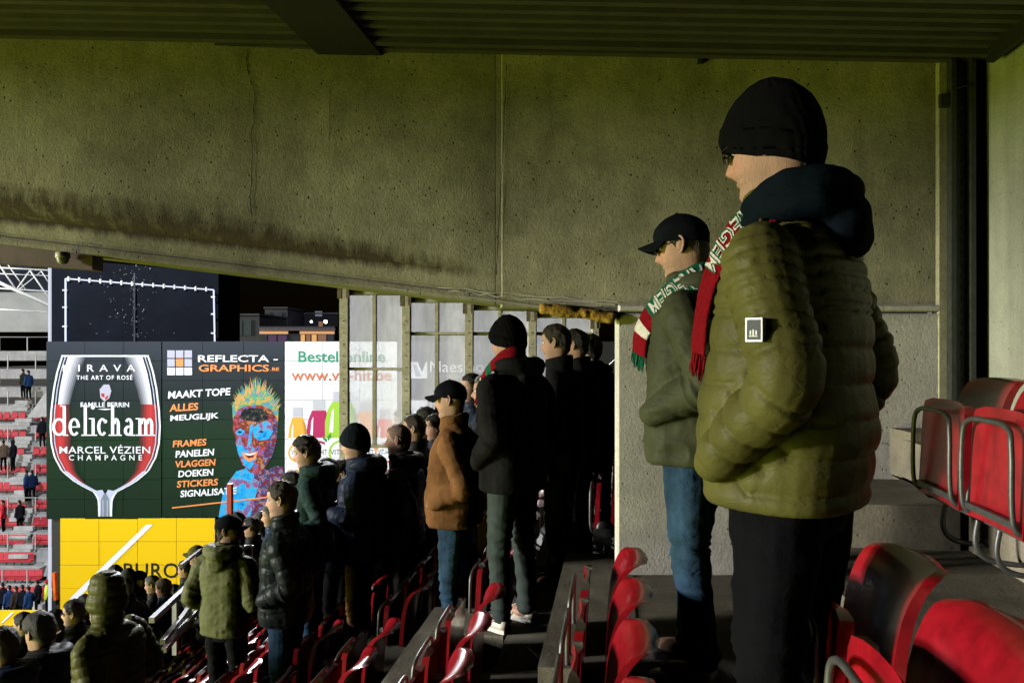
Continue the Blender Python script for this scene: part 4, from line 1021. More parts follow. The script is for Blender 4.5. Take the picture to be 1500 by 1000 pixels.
posts = [(497,509),(589,600),(681,692),(774,785),(868,877)]
for x0, x1 in posts:
    p = gbar('post', x0, gtop(x0), x1, 900, .1, ZG-.05)
    q = MB()
    for y in range(470, 700, 17): c = W((x0+x1)/2, y, ZG-.052)-L; q.ell(c, (.006,.004,.006), n=6, k=4)
    put('rivets', q, M['darksteel'], p)
    gbar('bracket', x0-3, boty(x0)-8, x0+3, boty(x0)+20, .05, ZG-.14, M['wood']); gbar('bracket', x1-2, boty(x1)-8, x1+2, boty(x1)+18, .05, ZG-.13, M['wood'])
for (a0, a1), (b0, b1) in zip(posts, posts[1:]):
    xm = (a1+b0)/2-1
    gbar('mullion', xm-2.5, gtop(xm)+4, xm+2.5, 655 if a0 < 500 else 800, .05)
    yt = 538 if a0 < 500 else 486
    gbar('transom', a1, yt, b0, yt+4, .05, ZG-.01)
    gbar('head_rail', a1, gtop(a1)+2+6, b0, gtop(a1)+13+6, .05, ZG-.012)
    if a0 < 500: gbar('sill_rail', a1, 651, b0, 656, .05, ZG-.01)
    yb = 652 if a0 < 500 else 800
    for xa, xb in ((a1, xm-2.5), (xm+2.5, b0)):
        for ya, yb2 in ((gtop(xa)+12, yt), (yt+4, yb)):
            q = [W(xa, yb2, ZG+.02)-L, W(xb, yb2, ZG+.02)-L, W(xb, ya, ZG+.02)-L, W(xa, ya, ZG+.02)-L]
            m = MB(); m.add(q, [(0,1,2,3)]); put('pane', m, gm, GE)
q = MB(); P = [(940, 880, 5.4), (905, 545, 12)]
m = MB(); m.bar(W(872, 560, 8.6), W(915, 520, 8.6), .06, .08); tag(put('raking_strut', m, M['steel']), 'pale sloping strut seen through the last pane beside the pier', 'strut')
# ---------------------------------------------------------------- advertising boards
def zb(x): return 32+(x-68)/345.*1.0
def B(x, y, off=0): return W(x, y, zb(x)-off)
def card(mb, pts, off, m=0):
    v = [B(x, y, off) for x, y in pts]; mb.add(v, [tuple(range(len(v)))], m); return mb
def board(name, x0, y0, x1, y1, nx, ny, mat, label, skewb=0, mats=None):
    E = empty(name, B((x0+x1)/2, y1), label, 'billboard'); L = E.location.copy()
    for i in range(nx):
        for j in range(ny):
            a, b_ = lerp(x0, x1, i/nx)+.25, lerp(x0, x1, (i+1)/nx)-.25; c, d = lerp(y0, y1, j/ny)+.25, lerp(y0, y1, (j+1)/ny)-.25
            of = random.uniform(0, .012)
            v = [B(a, d, of), B(b_, d, of), B(b_, c, of), B(a, c, of)]; m = MB()
            m.add([p-L for p in v]+[p-L+FW*.08 for p in v], [(0,1,2,3),(7,6,5,4),(0,4,5,1),(1,5,6,2),(2,6,7,3),(3,7,4,0)])
            put('panel', m, mat, E)
    m = MB()
    v = [B(x0, y1, -.15), B(x1, y1, -.15), B(x1, y0, -.15), B(x0, y0, -.15)]; m.add([p-L for p in v]+[p-L+FW*.15 for p in v], [(0,1,2,3),(7,6,5,4),(0,4,5,1),(1,5,6,2),(2,6,7,3),(3,7,4,0)])
    put('backing', m, M['black'], E)
    return E, L
def board_ramp_mat(name, stops, horiz=False, rough=.6):
    """colour that changes from the foot of the board to its top"""
    m, t, b = newmat(name); b.inputs['Roughness'].default_value = rough; b.inputs['Specular IOR Level'].default_value = .2
    g = t.nodes.new('ShaderNodeNewGeometry'); s_ = t.nodes.new('ShaderNodeSeparateXYZ'); t.links.new(g.outputs['Position'], s_.inputs[0])
    r = t.nodes.new('ShaderNodeMapRange'); t.links.new(s_.outputs[2], r.inputs[0]); r.inputs[1].default_value = B(200, 757).z; r.inputs[2].default_value = B(200, 500).z
    c = t.nodes.new('ShaderNodeValToRGB'); t.links.new(r.outputs[0], c.inputs[0]); e = c.color_ramp.elements
    while len(e) < len(stops): e.new(.5)
    for i, (p, col) in enumerate(stops): e[i].position = p; e[i].color = (*col, 1)
    t.links.new(c.outputs[0], b.inputs['Base Color']); return m
def ink(name, col, rough=.6): return plain('ink_'+name, col, rough, spec=.2)
I = dict(white=ink('white', (.85,.87,.92)), red=ink('red', (.5,.03,.03)), dred=ink('dark_red', (.2,.015,.02)), org=ink('orange', (.85,.30,.10)), green=ink('green', (.03,.28,.15)), brown=ink('rust', (.6,.17,.07)),
         grey=ink('grey', (.45,.45,.55)), black=ink('black', (.02,.02,.02)), lime=ink('lime', (.35,.6,.06)), mag=ink('magenta', (.45,.03,.12)), o2=ink('juice_orange', (.85,.42,.06)), peach=ink('peach', (.85,.35,.14)), pink=ink('pink', (.75,.13,.13)), cap=ink('cap_grey', (.55,.57,.6)), lg=ink('leaf', (.05,.3,.05)), sil=ink('silver', (.5,.55,.7)))
def lettering(E, L, s_, x0, y0, x1, y1, mat, bold=0, slope=0, off=.03, shear=0, space=1.0, name='lettering'):
    bold *= .45
    v, f, mx = text_flat(s_, bold, 3, space); m = MB()
    m.add([B(lerp(x0, x1, a/mx[0])+shear*(b_/mx[1]), lerp(y1, y0, b_/mx[1])+slope*(a/mx[0]), off)-L for a, b_ in v], f)
    return put(name, m, mat, E)
def shape(E, L, pts, mat, off=.02, name='print'):
    m = MB(); v = [B(x, y, off)-L for x, y in pts]; c = sum(v, Vector())/len(v)
    m.add(v, [tuple(range(len(v)))]); return put(name, m, mat, E)
def band(E, L, left, right, mat, off=.02, name='print'):
    m = MB(); v = []
    for a, b_ in zip(left, right): v += [B(*a, off)-L, B(*b_, off)-L]
    m.add(v, [(2*i, 2*i+1, 2*i+3, 2*i+2) for i in range(len(left)-1)]); return put(name, m, mat, E)
dk = board_ramp_mat('dark_board_ramp', [(0,(.005,.02,.008)), (.45,(.008,.03,.012)), (.7,(.012,.02,.022)), (1,(.028,.035,.05))])  # dark green at the foot, lighter navy at the top
E, L = board('wine_advert', 68, 500, 236.5, 760, 3, 9, dk, 'dark advertising board with a wine glass, MIRAVAL and delicham lettering')
Lc = [(521,90),(545,82.5),(570,77.5),(600,74),(625,72.5),(650,74),(670,79),(690,90),(705,108),(713,122),(720,136),(728,142),(740,144),(756,144)]
ys = list(np.linspace(521, 756, 60)); lx = lambda y: float(np.interp(y, [a for a, _ in Lc], [b_ for _, b_ in Lc]))
mir = lambda x: 308-x
for side in (0, 1):
    S_ = (lambda x: x) if not side else mir
    band(E, L, [(S_(lx(y)), y) for y in ys], [(S_(lx(y)+2.6), y) for y in ys], I['white'], .022)
    band(E, L, [(S_(lx(y)+5.5), y) for y in ys if y < 718], [(S_(lx(y)+7), y) for y in ys if y < 718], I['sil'], .022)
    yy = list(np.linspace(522, 592, 14)); wmat = ink('glass_shine', (.72,.75,.85))
    for q in range(7):
        f0, f1 = q/7, (q+1)/7; c_ = (1-q/7)**1.3; cm = ink('shine_%d' % q, (.03+.75*c_, .035+.76*c_, .05+.82*c_))
        wd_ = lambda y: lerp(26, 17, (y-522)/70)
        band(E, L, [(S_(lx(y)+10+wd_(y)*f0), y) for y in yy], [(S_(lx(y)+10+wd_(y)*f1), y) for y in yy], cm, .021)
    yy = list(np.linspace(592, 712, 26))
    for q in range(6):
        f0, f1 = q/6, (q+1)/6; c_ = [.25,.8,1,.8,.45,.15][q]; cm = ink('wine_%d' % q, (.012+.50*c_, .02+.02*c_, .02+.02*c_))
        wd_ = lambda y: max(6, 29-9*abs((y-630)/60)-(max(0, y-680)*.3))
        band(E, L, [(S_(lx(y)+3+wd_(y)*f0), y) for y in yy], [(S_(lx(y)+3+wd_(y)*f1), y) for y in yy], cm, .021)
    yy = list(np.linspace(690, 719, 8))
    band(E, L, [(S_(lx(y)+3), y) for y in yy], [(S_(lx(y)+9), y) for y in yy], I['sil'], .0225)
    shape(E, L, [(S_(137),719),(S_(150),717),(S_(152.5),722),(S_(148),731),(S_(147.5),756),(S_(144),756),(S_(143),733)], I['sil'], .0215)
    shape(E, L, [(S_(150),732),(S_(151.5),732),(S_(151.5),756),(S_(150),756)], I['grey'], .0218)
shape(E, L, [(146,722),(162,722),(160,756),(148,756)], ink('stem_grey', (.2,.24,.3)), .0212)
shape(E, L, [(90,520),(218,520),(218,522.5),(90,522.5)], I['white'], .023)
lettering(E, L, 'MIRAVAL', 92, 534, 215, 544, I['white'], .01, space=1.9); lettering(E, L, 'THE ART OF ROSÉ', 112, 548, 194, 556, I['white'], .02, space=1.2)
# crest
shape(E, L, [(146,570),(152,563),(160,563),(163,572),(160,583),(153,588),(147,582)], I['grey'], .024, 'crest'); shape(E, L, [(148,576),(153,576),(153,582),(149,581)], I['red'], .027, 'crest'); shape(E, L, [(154,582),(159,578),(158,583),(154,586)], I['red'], .027, 'crest')
lettering(E, L, 'FAMILLE PERRIN', 118, 589, 189, 596, I['white'], .02); shape(E, L, [(143,599),(154,598),(166,599),(154,600.4)], I['white'], .025)
def serifs(E, L, xs, y, w_, h_, mat, off=.034):
    for x in xs: shape(E, L, [(x-w_, y), (x-w_, y-h_), (x+w_, y-h_), (x+w_, y)], mat, off, 'lettering')
def slab(E, L, x0, base, xh, adv, mat):
    """slab-serif word 'delicham', drawn stroke by stroke; x0 left, base line, x-height and advances in board pixels"""
    A_ = xh*1.72; st = xh*.175; sf = xh*.07
    def rect(m, a, b_, c, d): m.add([B(a, b_, .03)-L, B(c, b_, .03)-L, B(c, d, .03)-L, B(a, d, .03)-L], [(0,1,2,3)])
    def ring(m, cx, cy, rx, ry, a0, a1, tx=st, ty=st*.75):
        n_ = 26; v = []
        for i in range(n_+1):
            q = math.radians(lerp(a0, a1, i/n_)); v += [B(cx+rx*math.cos(q), cy-ry*math.sin(q), .031)-L, B(cx+(rx-tx)*math.cos(q), cy-(ry-ty)*math.sin(q), .031)-L]
        m.add(v, [(2*i, 2*i+1, 2*i+3, 2*i+2) for i in range(n_)])
    x = x0
    for ch, w_ in zip('delicham', adv):
        m = MB(); r_ = xh*.5; cy = base-r_; g = st*1.3
        if ch == 'd':
            g = sf*2; rect(m, x+w_-g-st, base, x+w_-g, base-A_); rect(m, x+w_-g-st-sf*2.2, base-A_+sf, x+w_-g, base-A_); rect(m, x+w_-g, base, x+w_-g+sf*2, base-sf); ring(m, x+r_*.80, cy, r_*.80, r_, 0, 360)
        if ch in 'ec':
            ring(m, x+w_*.46, cy, w_*.44, r_, 35 if ch == 'c' else 0, 318)
            if ch == 'e': rect(m, x+w_*.46-w_*.42, cy+sf*.5, x+w_*.46+w_*.43, cy-sf*.5)
            else: ring(m, x+w_*.46+w_*.26, cy-r_*.62, st*.6, st*.6, 0, 360, st*.6, st*.6)
        if ch in 'lhim':
            top = base-(A_ if ch in 'lh' else xh); xl = x+sf*2
            rect(m, xl, base, xl+st, top); rect(m, xl-sf*2.2, top+sf, xl+st, top); rect(m, xl-sf*2, base, xl+st+sf*2, base-sf)
            if ch == 'i': ring(m, xl+st*.4, base-A_*.93, st*.65, st*.65, 0, 360, st*.65, st*.65)
            k_ = 1 if ch == 'h' else 2 if ch == 'm' else 0
            for i in range(k_):
                wd = (w_-sf*5-st)/k_; xa = xl+wd*i+st*.5
                ring(m, xa+wd*.5+st*.25, base-xh*.62, wd*.5+st*.25, xh*.38, 0, 170); rect(m, xa+wd-st*.5, base, xa+wd+st*.5, base-xh*.62); rect(m, xa+wd-st*.5-sf*1.6, base, xa+wd+st*.5+sf*1.6, base-sf)
        if ch == 'a':
            ring(m, x+w_*.38, base-xh*.29, w_*.36, xh*.29, 60, 360); ring(m, x+w_*.42, base-xh*.66, w_*.34, xh*.34, 0, 150); rect(m, x+w_*.76-st, base-sf, x+w_*.76, base-xh*.66); rect(m, x+w_*.76-st, base, x+w_*.76+sf*2, base-sf)
        put('lettering', m, mat, E); x += w_
slab(E, L, 76, 638, 26, (24,19,11.5,11.5,17,22,18,31), I['white'])
lettering(E, L, 'MARCEL VÉZIEN', 87, 651, 220, 664, I['white'], .015, space=1.05); lettering(E, L, 'CHAMPAGNE', 101, 666, 208, 674, I['white'], .02, space=1.8)
DEL = (E, L)
E, L = board('graphics_advert', 237.5, 500, 416, 757, 3, 9, dk, 'dark advertising board with painted woman and REFLECTA-GRAPHICS lettering')
for i in range(3):
    for j in range(3):
        x, y = 245+i*12.6, 513+j*12.6; shape(E, L, [(x, y+11), (x+11, y+11), (x+11, y), (x, y)], I['org'] if (i, j) == (1, 1) else I['white' if j == 2 else 'grey'], .02, 'logo_square')
lettering(E, L, 'REFLECTA -', 290, 520, 407, 530, I['white'], .04); lettering(E, L, 'GRAPHICS', 291, 534, 394, 544, I['org'], .04); lettering(E, L, '.BE', 396, 538, 409, 543, I['org'], .04)
for s_, x0, y0, x1, y1, c in (('MAAKT TOPE',246,572,337,583,'white'),('ALLES',248,591,290,602,'org'),('MEUGLIJK',249,607,320,618,'white'),('FRAMES',253,644,302,654,'org'),('PANELEN',257,659,313,669,'white'),('VLAGGEN',256,674,315,684,'org'),('DOEKEN',261,688,312,698,'white'),('STICKERS',259,703,319,713,'org'),('SIGNALISATIE',264,717,346,727,'white')):
    lettering(E, L, s_, x0, y0+1, x1, y1+1, I[c], .06, slope=-(x1-x0)*.06, shear=.8)
shape(E, L, [(252,744.5),(252,742.5),(400,726),(400,728)], I['org'], .024)
# painted head: hair, face and shoulder as flat print
def paintmat(name, cols, sc, speck=.0):
    m, t, b = newmat(name); b.inputs['Roughness'].default_value = .6; b.inputs['Specular IOR Level'].default_value = .2
    tc = t.nodes.new('ShaderNodeTexCoord'); n = t.nodes.new('ShaderNodeTexNoise'); n.inputs['Scale'].default_value = sc; n.inputs['Detail'].default_value = 9; n.inputs['Roughness'].default_value = .75
    t.links.new(tc.outputs['Object'], n.inputs['Vector']); c = t.nodes.new('ShaderNodeValToRGB'); t.links.new(n.outputs[0], c.inputs[0]); e = c.color_ramp.elements
    c.color_ramp.interpolation = 'LINEAR'
    while len(e) < len(cols): e.new(.5)
    for i, col in enumerate(cols): e[i].position = .34+.32*i/(len(cols)-1); e[i].color = (*col, 1)
    t.links.new(c.outputs[0], b.inputs['Base Color']); return m
pf = paintmat('print_face', [(.01,.01,.02), (.02,.16,.55), (.5,.05,.03), (.01,.02,.03), (.6,.17,.03), (.02,.3,.45)], 2.2)
ph = paintmat('print_hair', [(.55,.10,.02), (.8,.3,.08), (.1,.4,.12), (.02,.25,.5), (.8,.25,.05)], 3.5)
pbl = paintmat('print_blue', [(.01,.08,.35), (.01,.3,.75), (.02,.45,.8), (.35,.03,.1), (.02,.2,.6)], 1.8)
pdk = paintmat('print_spots', [(.02,.005,.01), (.35,.02,.02), (.03,.01,.04), (.05,.12,.35), (.6,.2,.03), (.1,.01,.02)], 6)
pdark = paintmat('print_freckles', [(.004,.004,.004), (.004,.004,.004), (.01,.03,.04), (.35,.15,.03)], 7)
shape(E, L, [(320,757),(326,725),(335,705),(346,690),(362,685),(378,688),(384,700),(380,720),(372,740),(366,757)], pbl, .016, 'print')
shape(E, L, [(366,757),(372,735),(380,705),(392,688),(404,682),(415,683),(416,700),(416,757)], pdk, .017, 'print')
shape(E, L, [(345,640),(341,628),(342,612),(348,600),(360,594),(382,593),(398,600),(406,614),(405,640),(399,665),(390,682),(376,694),(366,692),(355,680),(348,662)], pf, .019, 'print')
shape(E, L, [(350,612),(356,600),(366,597),(384,598),(394,606),(392,614),(378,618),(362,616)], pdark, .0205, 'print')
shape(E, L, [(345,648),(352,640),(358,660),(372,655),(376,672),(366,688),(356,680),(349,664)], pbl, .0205, 'print')
shape(E, L, [(354,662),(364,664),(378,660),(374,672),(364,676),(357,670)], I['org'], .0225, 'print'); shape(E, L, [(358,665.5),(366,667),(374,664),(371,669.5),(364,671)], I['dred'], .024, 'print')
shape(E, L, [(370,628),(378,620),(390,616),(398,620),(400,632),(393,643),(380,645),(372,640)], pbl, .0215, 'print'); shape(E, L, [(345,632),(352,627),(359,631),(354,637),(347,637)], pbl, .0215, 'print')
shape(E, L, [(398,604),(407,616),(406,642),(399,667),(388,684),(384,668),(394,646),(399,624)], pdk, .0212, 'print')
shape(E, L, [(366,622),(371,622),(368,646),(372,655),(361,656),(364,646)], pbl, .0225, 'print')
shape(E, L, [(358,663.5),(366,665),(375,662.5),(372,665.5),(366,667),(360,666)], I['white'], .0255, 'print')
shape(E, L, [(372,690),(386,684),(392,690),(382,706),(372,700)], pdk, .0165, 'print')
shape(E, L, [(344,632),(341,612),(340,594),(350,576),(366,568),(386,570),(400,582),(408,598),(407,622),(402,606),(392,598),(376,595),(360,598),(350,606)], ph, .0185, 'print')
for x, y in ((351,632.5),(383,632)): shape(E, L, [(x-4,y),(x,y-2),(x+4,y),(x,y+2)], I['black'], .0235, 'print')
spk = MB()
for i in range(170):                                  # hair strands fanning up
    t_ = i/169; bx, by = lerp(345, 404, t_), 596-24*math.sin(t_*math.pi); a = lerp(-2.45, -.45, t_)+random.uniform(-.25,.25); l_ = random.uniform(6, 24)*(.5+.6*math.sin(t_*math.pi))
    ex, ey = bx+l_*math.cos(a), by+l_*math.sin(a)*.85
    if ex > 414: ex = 414
    spk.add([B(bx-1.3, by+5, .02+i*5e-5)-L, B(bx+1.4, by+5, .02+i*5e-5)-L, B(ex, ey, .02+i*1e-4)-L], [(0,1,2)], i % 4)
put('print', spk, [ph, I['org'], ph, ink('leafgreen', (.12,.4,.15))], E)
E, L = board('juice_advert', 417, 500, 582, 757, 3, 9, ink('board_white', (.78,.80,.84)), 'white advertising board with juice bottles and Bestel online lettering')
lettering(E, L, 'Bestel online', 437, 514, 564, 530, I['green'], .03); lettering(E, L, 'www.vit-hit.be', 427, 541, 573, 557, I['brown'], .02)
BCOL = dict(o2=(.85,.42,.06), mag=(.45,.03,.12), peach=(.85,.35,.14), pink=(.75,.13,.13), lime=(.35,.6,.06))
def bottle(cx, top, hw, col, z=0):
    o_ = .018+z; y = lambda d: top+d
    shape(E, L, [(cx-hw*.5,y(14)),(cx-hw*.5,y(0)),(cx+hw*.5,y(0)),(cx+hw*.5,y(14))], I['cap'], o_, 'print')
    P = [(cx-hw*.55,y(15)),(cx+hw*.55,y(15)),(cx+hw*.85,y(28)),(cx+hw,y(45)),(cx+hw,min(755,y(170))),(cx-hw,min(755,y(170))),(cx-hw,y(45)),(cx-hw*.85,y(28))]
    shape(E, L, P, I[col], o_+.002, 'print')
    shape(E, L, [(cx-hw*.6,y(30)),(cx-hw*.45,y(24)),(cx-hw*.5,y(60)),(cx-hw*.75,y(60))], I['white'], o_+.004, 'print')
    for q in range(4):
        f_ = (.97-.09*q); shape(E, L, [(cx+hw*.55*f_,y(18)),(cx+hw*.85*f_,y(28)),(cx+hw*f_,y(45)),(cx+hw*f_,641),(cx+hw*(f_-.09),641),(cx+hw*(f_-.09),y(45)),(cx+hw*.85*(f_-.09),y(28))], ink('%s_side_%d' % (col, q), tuple(v*(.5+.12*q) for v in BCOL[col])), o_+.003, 'print')
        shape(E, L, [(cx-hw*.5, y(2+3*q)),(cx+hw*.5, y(2+3*q)),(cx+hw*.5, y(3+3*q)),(cx-hw*.5, y(3+3*q))], I['grey'], o_+.003, 'print')
    shape(E, L, [(cx-hw,641),(cx+hw,641),(cx+hw,687),(cx-hw,687)], I['white'], o_+.004, 'print')
    ring_ = lambda r: [(cx+r*math.cos(a), 663+r*math.sin(a)) for a in [2*math.pi*i/28 for i in range(28)]]
    shape(E, L, ring_(min(19, hw)), I[col], o_+.007, 'print'); shape(E, L, ring_(min(15.5, hw*.8)), I['white'], o_+.010, 'print')
    lettering(E, L, 'VIT-HIT', cx-hw*.68, 658, cx+hw*.68, 666, I['black'], .0, off=o_+.013); lettering(E, L, 'LEAN & GREEN', cx-hw*.5, 669, cx+hw*.5, 671.5, I['grey'], .0, off=o_+.013)
bottle(436, 596, 14, 'o2'); bottle(467, 586, 18, 'mag', .001); bottle(535, 588, 18, 'peach', .001); bottle(564, 598, 15, 'pink'); bottle(500, 573, 24, 'lime', .005)
for x, y, dx, dy in ((478,648,-6,-10),(481,645,3,-11),(484,690,-6,6),(478,683,-8,2),(520,690,8,8)):
    shape(E, L, [(x, y), (x+dx*.3-3, y+dy*.5), (x+dx, y+dy), (x+dx*.3+3, y+dy*.5)], I['lg'], .04, 'print')
# other boards beyond the glazing
E, L = board('wholesaler_advert', 594, 500, 905, 900, 4, 10, ink('board_grey', (.10,.10,.13)), 'grey advertising board with white M and Maes lettering seen through the dirty panes')
shape(E, L, [(600,530),(612,530),(618,545),(624,530),(626,530),(626,554),(600,554)], I['white'], .02, 'logo'); shape(E, L, [(604,533),(609,533),(617,551),(609,551)], I['grey'], .023, 'logo')
lettering(E, L, 'Maesinox', 630, 529, 722, 545, I['white'], .0); lettering(E, L, 'GROOTKEUKENS', 631, 549, 690, 554, I['grey'], .0); lettering(E, L, 'Maesinox', 630, 585, 722, 600, I['white'], .0)
shape(E, L, [(600,586),(626,586),(626,608),(600,608)], I['white'], .02, 'logo')
# yellow board
yel = ink('board_yellow', (.85,.55,.004))
E, L = board('yellow_advert', 88, 758.5, 315, 930, 4, 5, yel, 'large yellow advertising board with white diagonal stripe behind the crowd')
shape(E, L, [(101,877),(214,768),(224,768),(113,877)], I['white'], .02, 'stripe'); lettering(E, L, 'BURO', 181, 824, 262, 846, I['black'], .015, space=1.05)
E = empty('small_yellow_advert', W(30, 960, 30), 'small yellow board with BURO lettering at the lower left edge', 'billboard'); L = E.location.copy()
m = MB(); v = [W(-10, 960, 30), W(66, 960, 30), W(64, 894, 30), W(-10, 894, 30)]; m.add([p-L for p in v]+[p-L+FW*.1 for p in v], [(0,1,2,3),(7,6,5,4),(0,4,5,1),(1,5,6,2),(2,6,7,3),(3,7,4,0)]); put('panel', m, yel, E)
for s_, x0, y0, x1, y1 in (('BURO',20,902,54,910),('MODULAR',6,915,62,922)):
    v, f, mx = text_flat(s_, .02, 2, 1.3); m = MB(); m.add([W(lerp(x0, x1, a/mx[0]), lerp(y1, y0, b_/mx[1]), 29.96)-L for a, b_ in v], f); put('lettering', m, I['black'], E)
m = MB(); v = [W(1,912,29.96), W(4,912,29.96), W(21,896,29.96), W(17,896,29.96)]; m.add([p-L for p in v], [(0,1,2,3)]); put('stripe', m, I['white'], E)
# dark clad tower with lamp lines behind the boards
E = empty('dark_stair_tower', W(190, 600, 36), 'dark clad tower block outlined by a white light strip, above the boards', 'building'); L = E.location.copy()
clad = plain('dark_cladding', (.006,.008,.014), .7, spec=.08, noise=.35, nscale=.6)
m = MB(); v = [W(76, 760, 36), W(320, 760, 38), W(320, 399, 38), W(76, 378, 36)]; m.hexa([v[0]-L, v[1]-L, v[1]-L+FW*3, v[0]-L+FW*3, v[3]-L, v[2]-L, v[2]-L+FW*3, v[3]-L+FW*3]); put('wall', m, clad, E)
m = MB(); v = [W(99, 760, 35.6), W(312, 760, 37.6), W(312, 427, 37.6), W(99, 411, 35.6)]; m.hexa([v[0]-L, v[1]-L, v[1]-L+FW*.3, v[0]-L+FW*.3, v[3]-L, v[2]-L, v[2]-L+FW*.3, v[3]-L+FW*.3]); put('screen_back', m, clad, E)
strip_ = emis('light_strip', (.75,.8,1), 1.2)
for a, b_ in (((96,408,35.5),(313,424.5,37.5)), ((96,408,35.5),(96,500,35.5)), ((313,424.5,37.5),(314.5,500,37.5))):
    m = MB(); m.bar(W(*a)-L, W(*b_)-L, .055, .055); put('light_strip', m, strip_, E)
m = MB()
for i in range(14): t_ = (i+.3)/14; p = W(lerp(96,313,t_), lerp(408,424.5,t_), lerp(35.45,37.45,t_))-L; m.box(p, (.07,.07,.2))
for y in (425, 450, 478): m.box(W(95,y,35.45)-L, (.2,.07,.07)); m.box(W(312.5,y+10,37.45)-L, (.2,.07,.07))
put('clip', m, M['white'], E)
m = MB()
for i in range(130):
    x = random.choice([random.gauss(170, 16), random.gauss(197, 3), random.gauss(205, 20)]); y = random.uniform(385, 495)
    if x < 102: continue
    p = W(x, y, lerp(35.4, 37.4, (x-96)/217))-L; r_ = random.uniform(.01, .028); m.box(p, (r_, .01, r_*random.choice([1,1,2.5])))
tag(put('paint_spots', m, plain('spot_white', (.35,.37,.42), .6), E), kind='stuff')
m = MB(); m.bar(W(197, 400, 36.3)-L, W(197, 500, 36.3)-L, .05, .04); put('joint', m, plain('joint_grey', (.06,.065,.08), .6), E)
# posts beside it
m = MB(); m.bar(W(73, 375, 34), W(73, 900, 34), .09, .09); tag(put('lit_post', m, emis('cool_strip', (.8,.85,1), .75)), 'thin white lit strip post left of the dark tower', 'post')
E = empty('vent_pipe', W(319.5, 500, 40), 'pale pipe with a dark cap right of the dark tower', 'pipe'); L = E.location.copy()
cyl = lambda r, z0, z1: [[Vector((r*math.cos(a), r*math.sin(a), z)) for a in [2*math.pi*i/14 for i in range(14)]] for z in (z0, z1)]
m = MB(); m.loft(cyl(.13, -1, 1.9)); put('pipe', m, M['white'], E, True); m = MB(); m.loft(cyl(.2, 1.93, 2.08)); put('cap', m, M['darksteel'], E); m = MB(); m.loft(cyl(.2, 2.1, 2.16)); put('cap_plate', m, M['steel'], E)
# houses
def house(label, x0, y0, x1, y1, z, depth, mat, wins=(), winm=None, roofp=None, nm='apartment_house'):
    E = empty(nm, W((x0+x1)/2, 560, z), label, 'house'); L = E.location.copy()
    m = MB(); v = [W(x0, 560, z), W(x1, 560, z)]; t_ = [W(x0, y0, z), W(x1, y0, z)]
    m.hexa([v[0]-L, v[1]-L, v[1]-L+FW*depth, v[0]-L+FW*depth, t_[0]-L, t_[1]-L, t_[1]-L+FW*depth, t_[0]-L+FW*depth]); put('wall', m, mat, E)
    m = MB(); a, b_ = W(x0-1, y0-1, z)-L-FW*.2, W(x1+1, y0-1, z)-L-FW*.2; m.hexa([a, b_, b_+FW*(depth+.4), a+FW*(depth+.4)]+[p+UP*.15 for p in (a, b_, b_+FW*(depth+.4), a+FW*(depth+.4))]); put('roof', m, M['nightpale'], E)
    for wx0, wy0, wx1, wy1, wm in wins:
        q = MB(); a = [W(wx0-.5, wy1+.5, z)-L-FW*.06, W(wx1+.5, wy1+.5, z)-L-FW*.06, W(wx1+.5, wy0-.5, z)-L-FW*.06, W(wx0-.5, wy0-.5, z)-L-FW*.06]
        q.add(a+[p+FW*.1 for p in a], [(0,1,2,3),(7,6,5,4),(0,4,5,1),(1,5,6,2),(2,6,7,3),(3,7,4,0)]); f_ = put('window', q, M['darksteel'], E)
        q = MB(); q.add([W(wx0, wy1, z)-L-FW*.08, W(wx1, wy1, z)-L-FW*.08, W(wx1, wy0, z)-L-FW*.08, W(wx0, wy0, z)-L-FW*.08], [(0,1,2,3)]); put('pane', q, wm, f_)
    return E, L
dimg = emis('dim_window', (.10,.22,.2), .12); drk = emis('dark_pane', (.01,.012,.02), .1); warm = emis('warm_window', (1,.5,.15), .8); warm2 = emis('warm_window_low', (.7,.3,.12), .35); purple = emis('tree_lights', (.35,.05,.4), .15)
house('dim flat-roofed house with teal balcony windows right of the pipe', 324, 463, 380, 500, 66, 8, plain('house_dim', (.035,.038,.035), .8), [(325,470,341,491,dimg),(344,470,355,491,dimg),(358,469,368,491,dimg)])
house('pale upper storey house with two dark square windows', 388, 453, 421, 475, 74, 8, plain('house_grey', (.04,.04,.05), .8), [(389,458,396,467,drk),(406,458,413,467,drk)])
E, L = house('flat-roofed house with warm lit eaves and large lit windows', 380, 482, 490, 500, 62, 10, plain('house_dark', (.02,.02,.025), .8),
      [(384,491,391,505,drk),(394,491,405,505,purple),(408,491,420,505,purple),(441,490,447,505,warm),(449,490,455,505,warm2),(457,490,464,505,warm),(466,490,478,505,warm2),(481,489,488,505,drk)])
for x0, x1 in ((380,422),(439,490)):
    m = MB(); v = [W(x0,489,61.8)-L, W(x1,489,61.8)-L, W(x1,485,61.8)-L, W(x0,485,61.8)-L]; m.add(v, [(0,1,2,3)]); put('lit_eaves', m, emis('lit_eaves', (1,.5,.2), .75), E)
m = MB(); v = [W(380,484,61.2)-L, W(491,484,61.2)-L, W(491,481,61.2)-L, W(380,481,61.2)-L]; m.add(v+[p+FW*.8 for p in v], [(0,1,2,3),(7,6,5,4),(0,4,5,1),(1,5,6,2),(2,6,7,3),(3,7,4,0)]); put('fascia', m, plain('fascia', (.12,.10,.10), .7), E)
house('small dark dormer house with a pale awning behind the lit house', 433, 461, 495, 480, 80, 8, plain('house_black', (.012,.012,.018), .9), [(462,456,472,463,emis('blue_window', (.35,.4,.5), .35)),(467,471,473,478,warm2)])
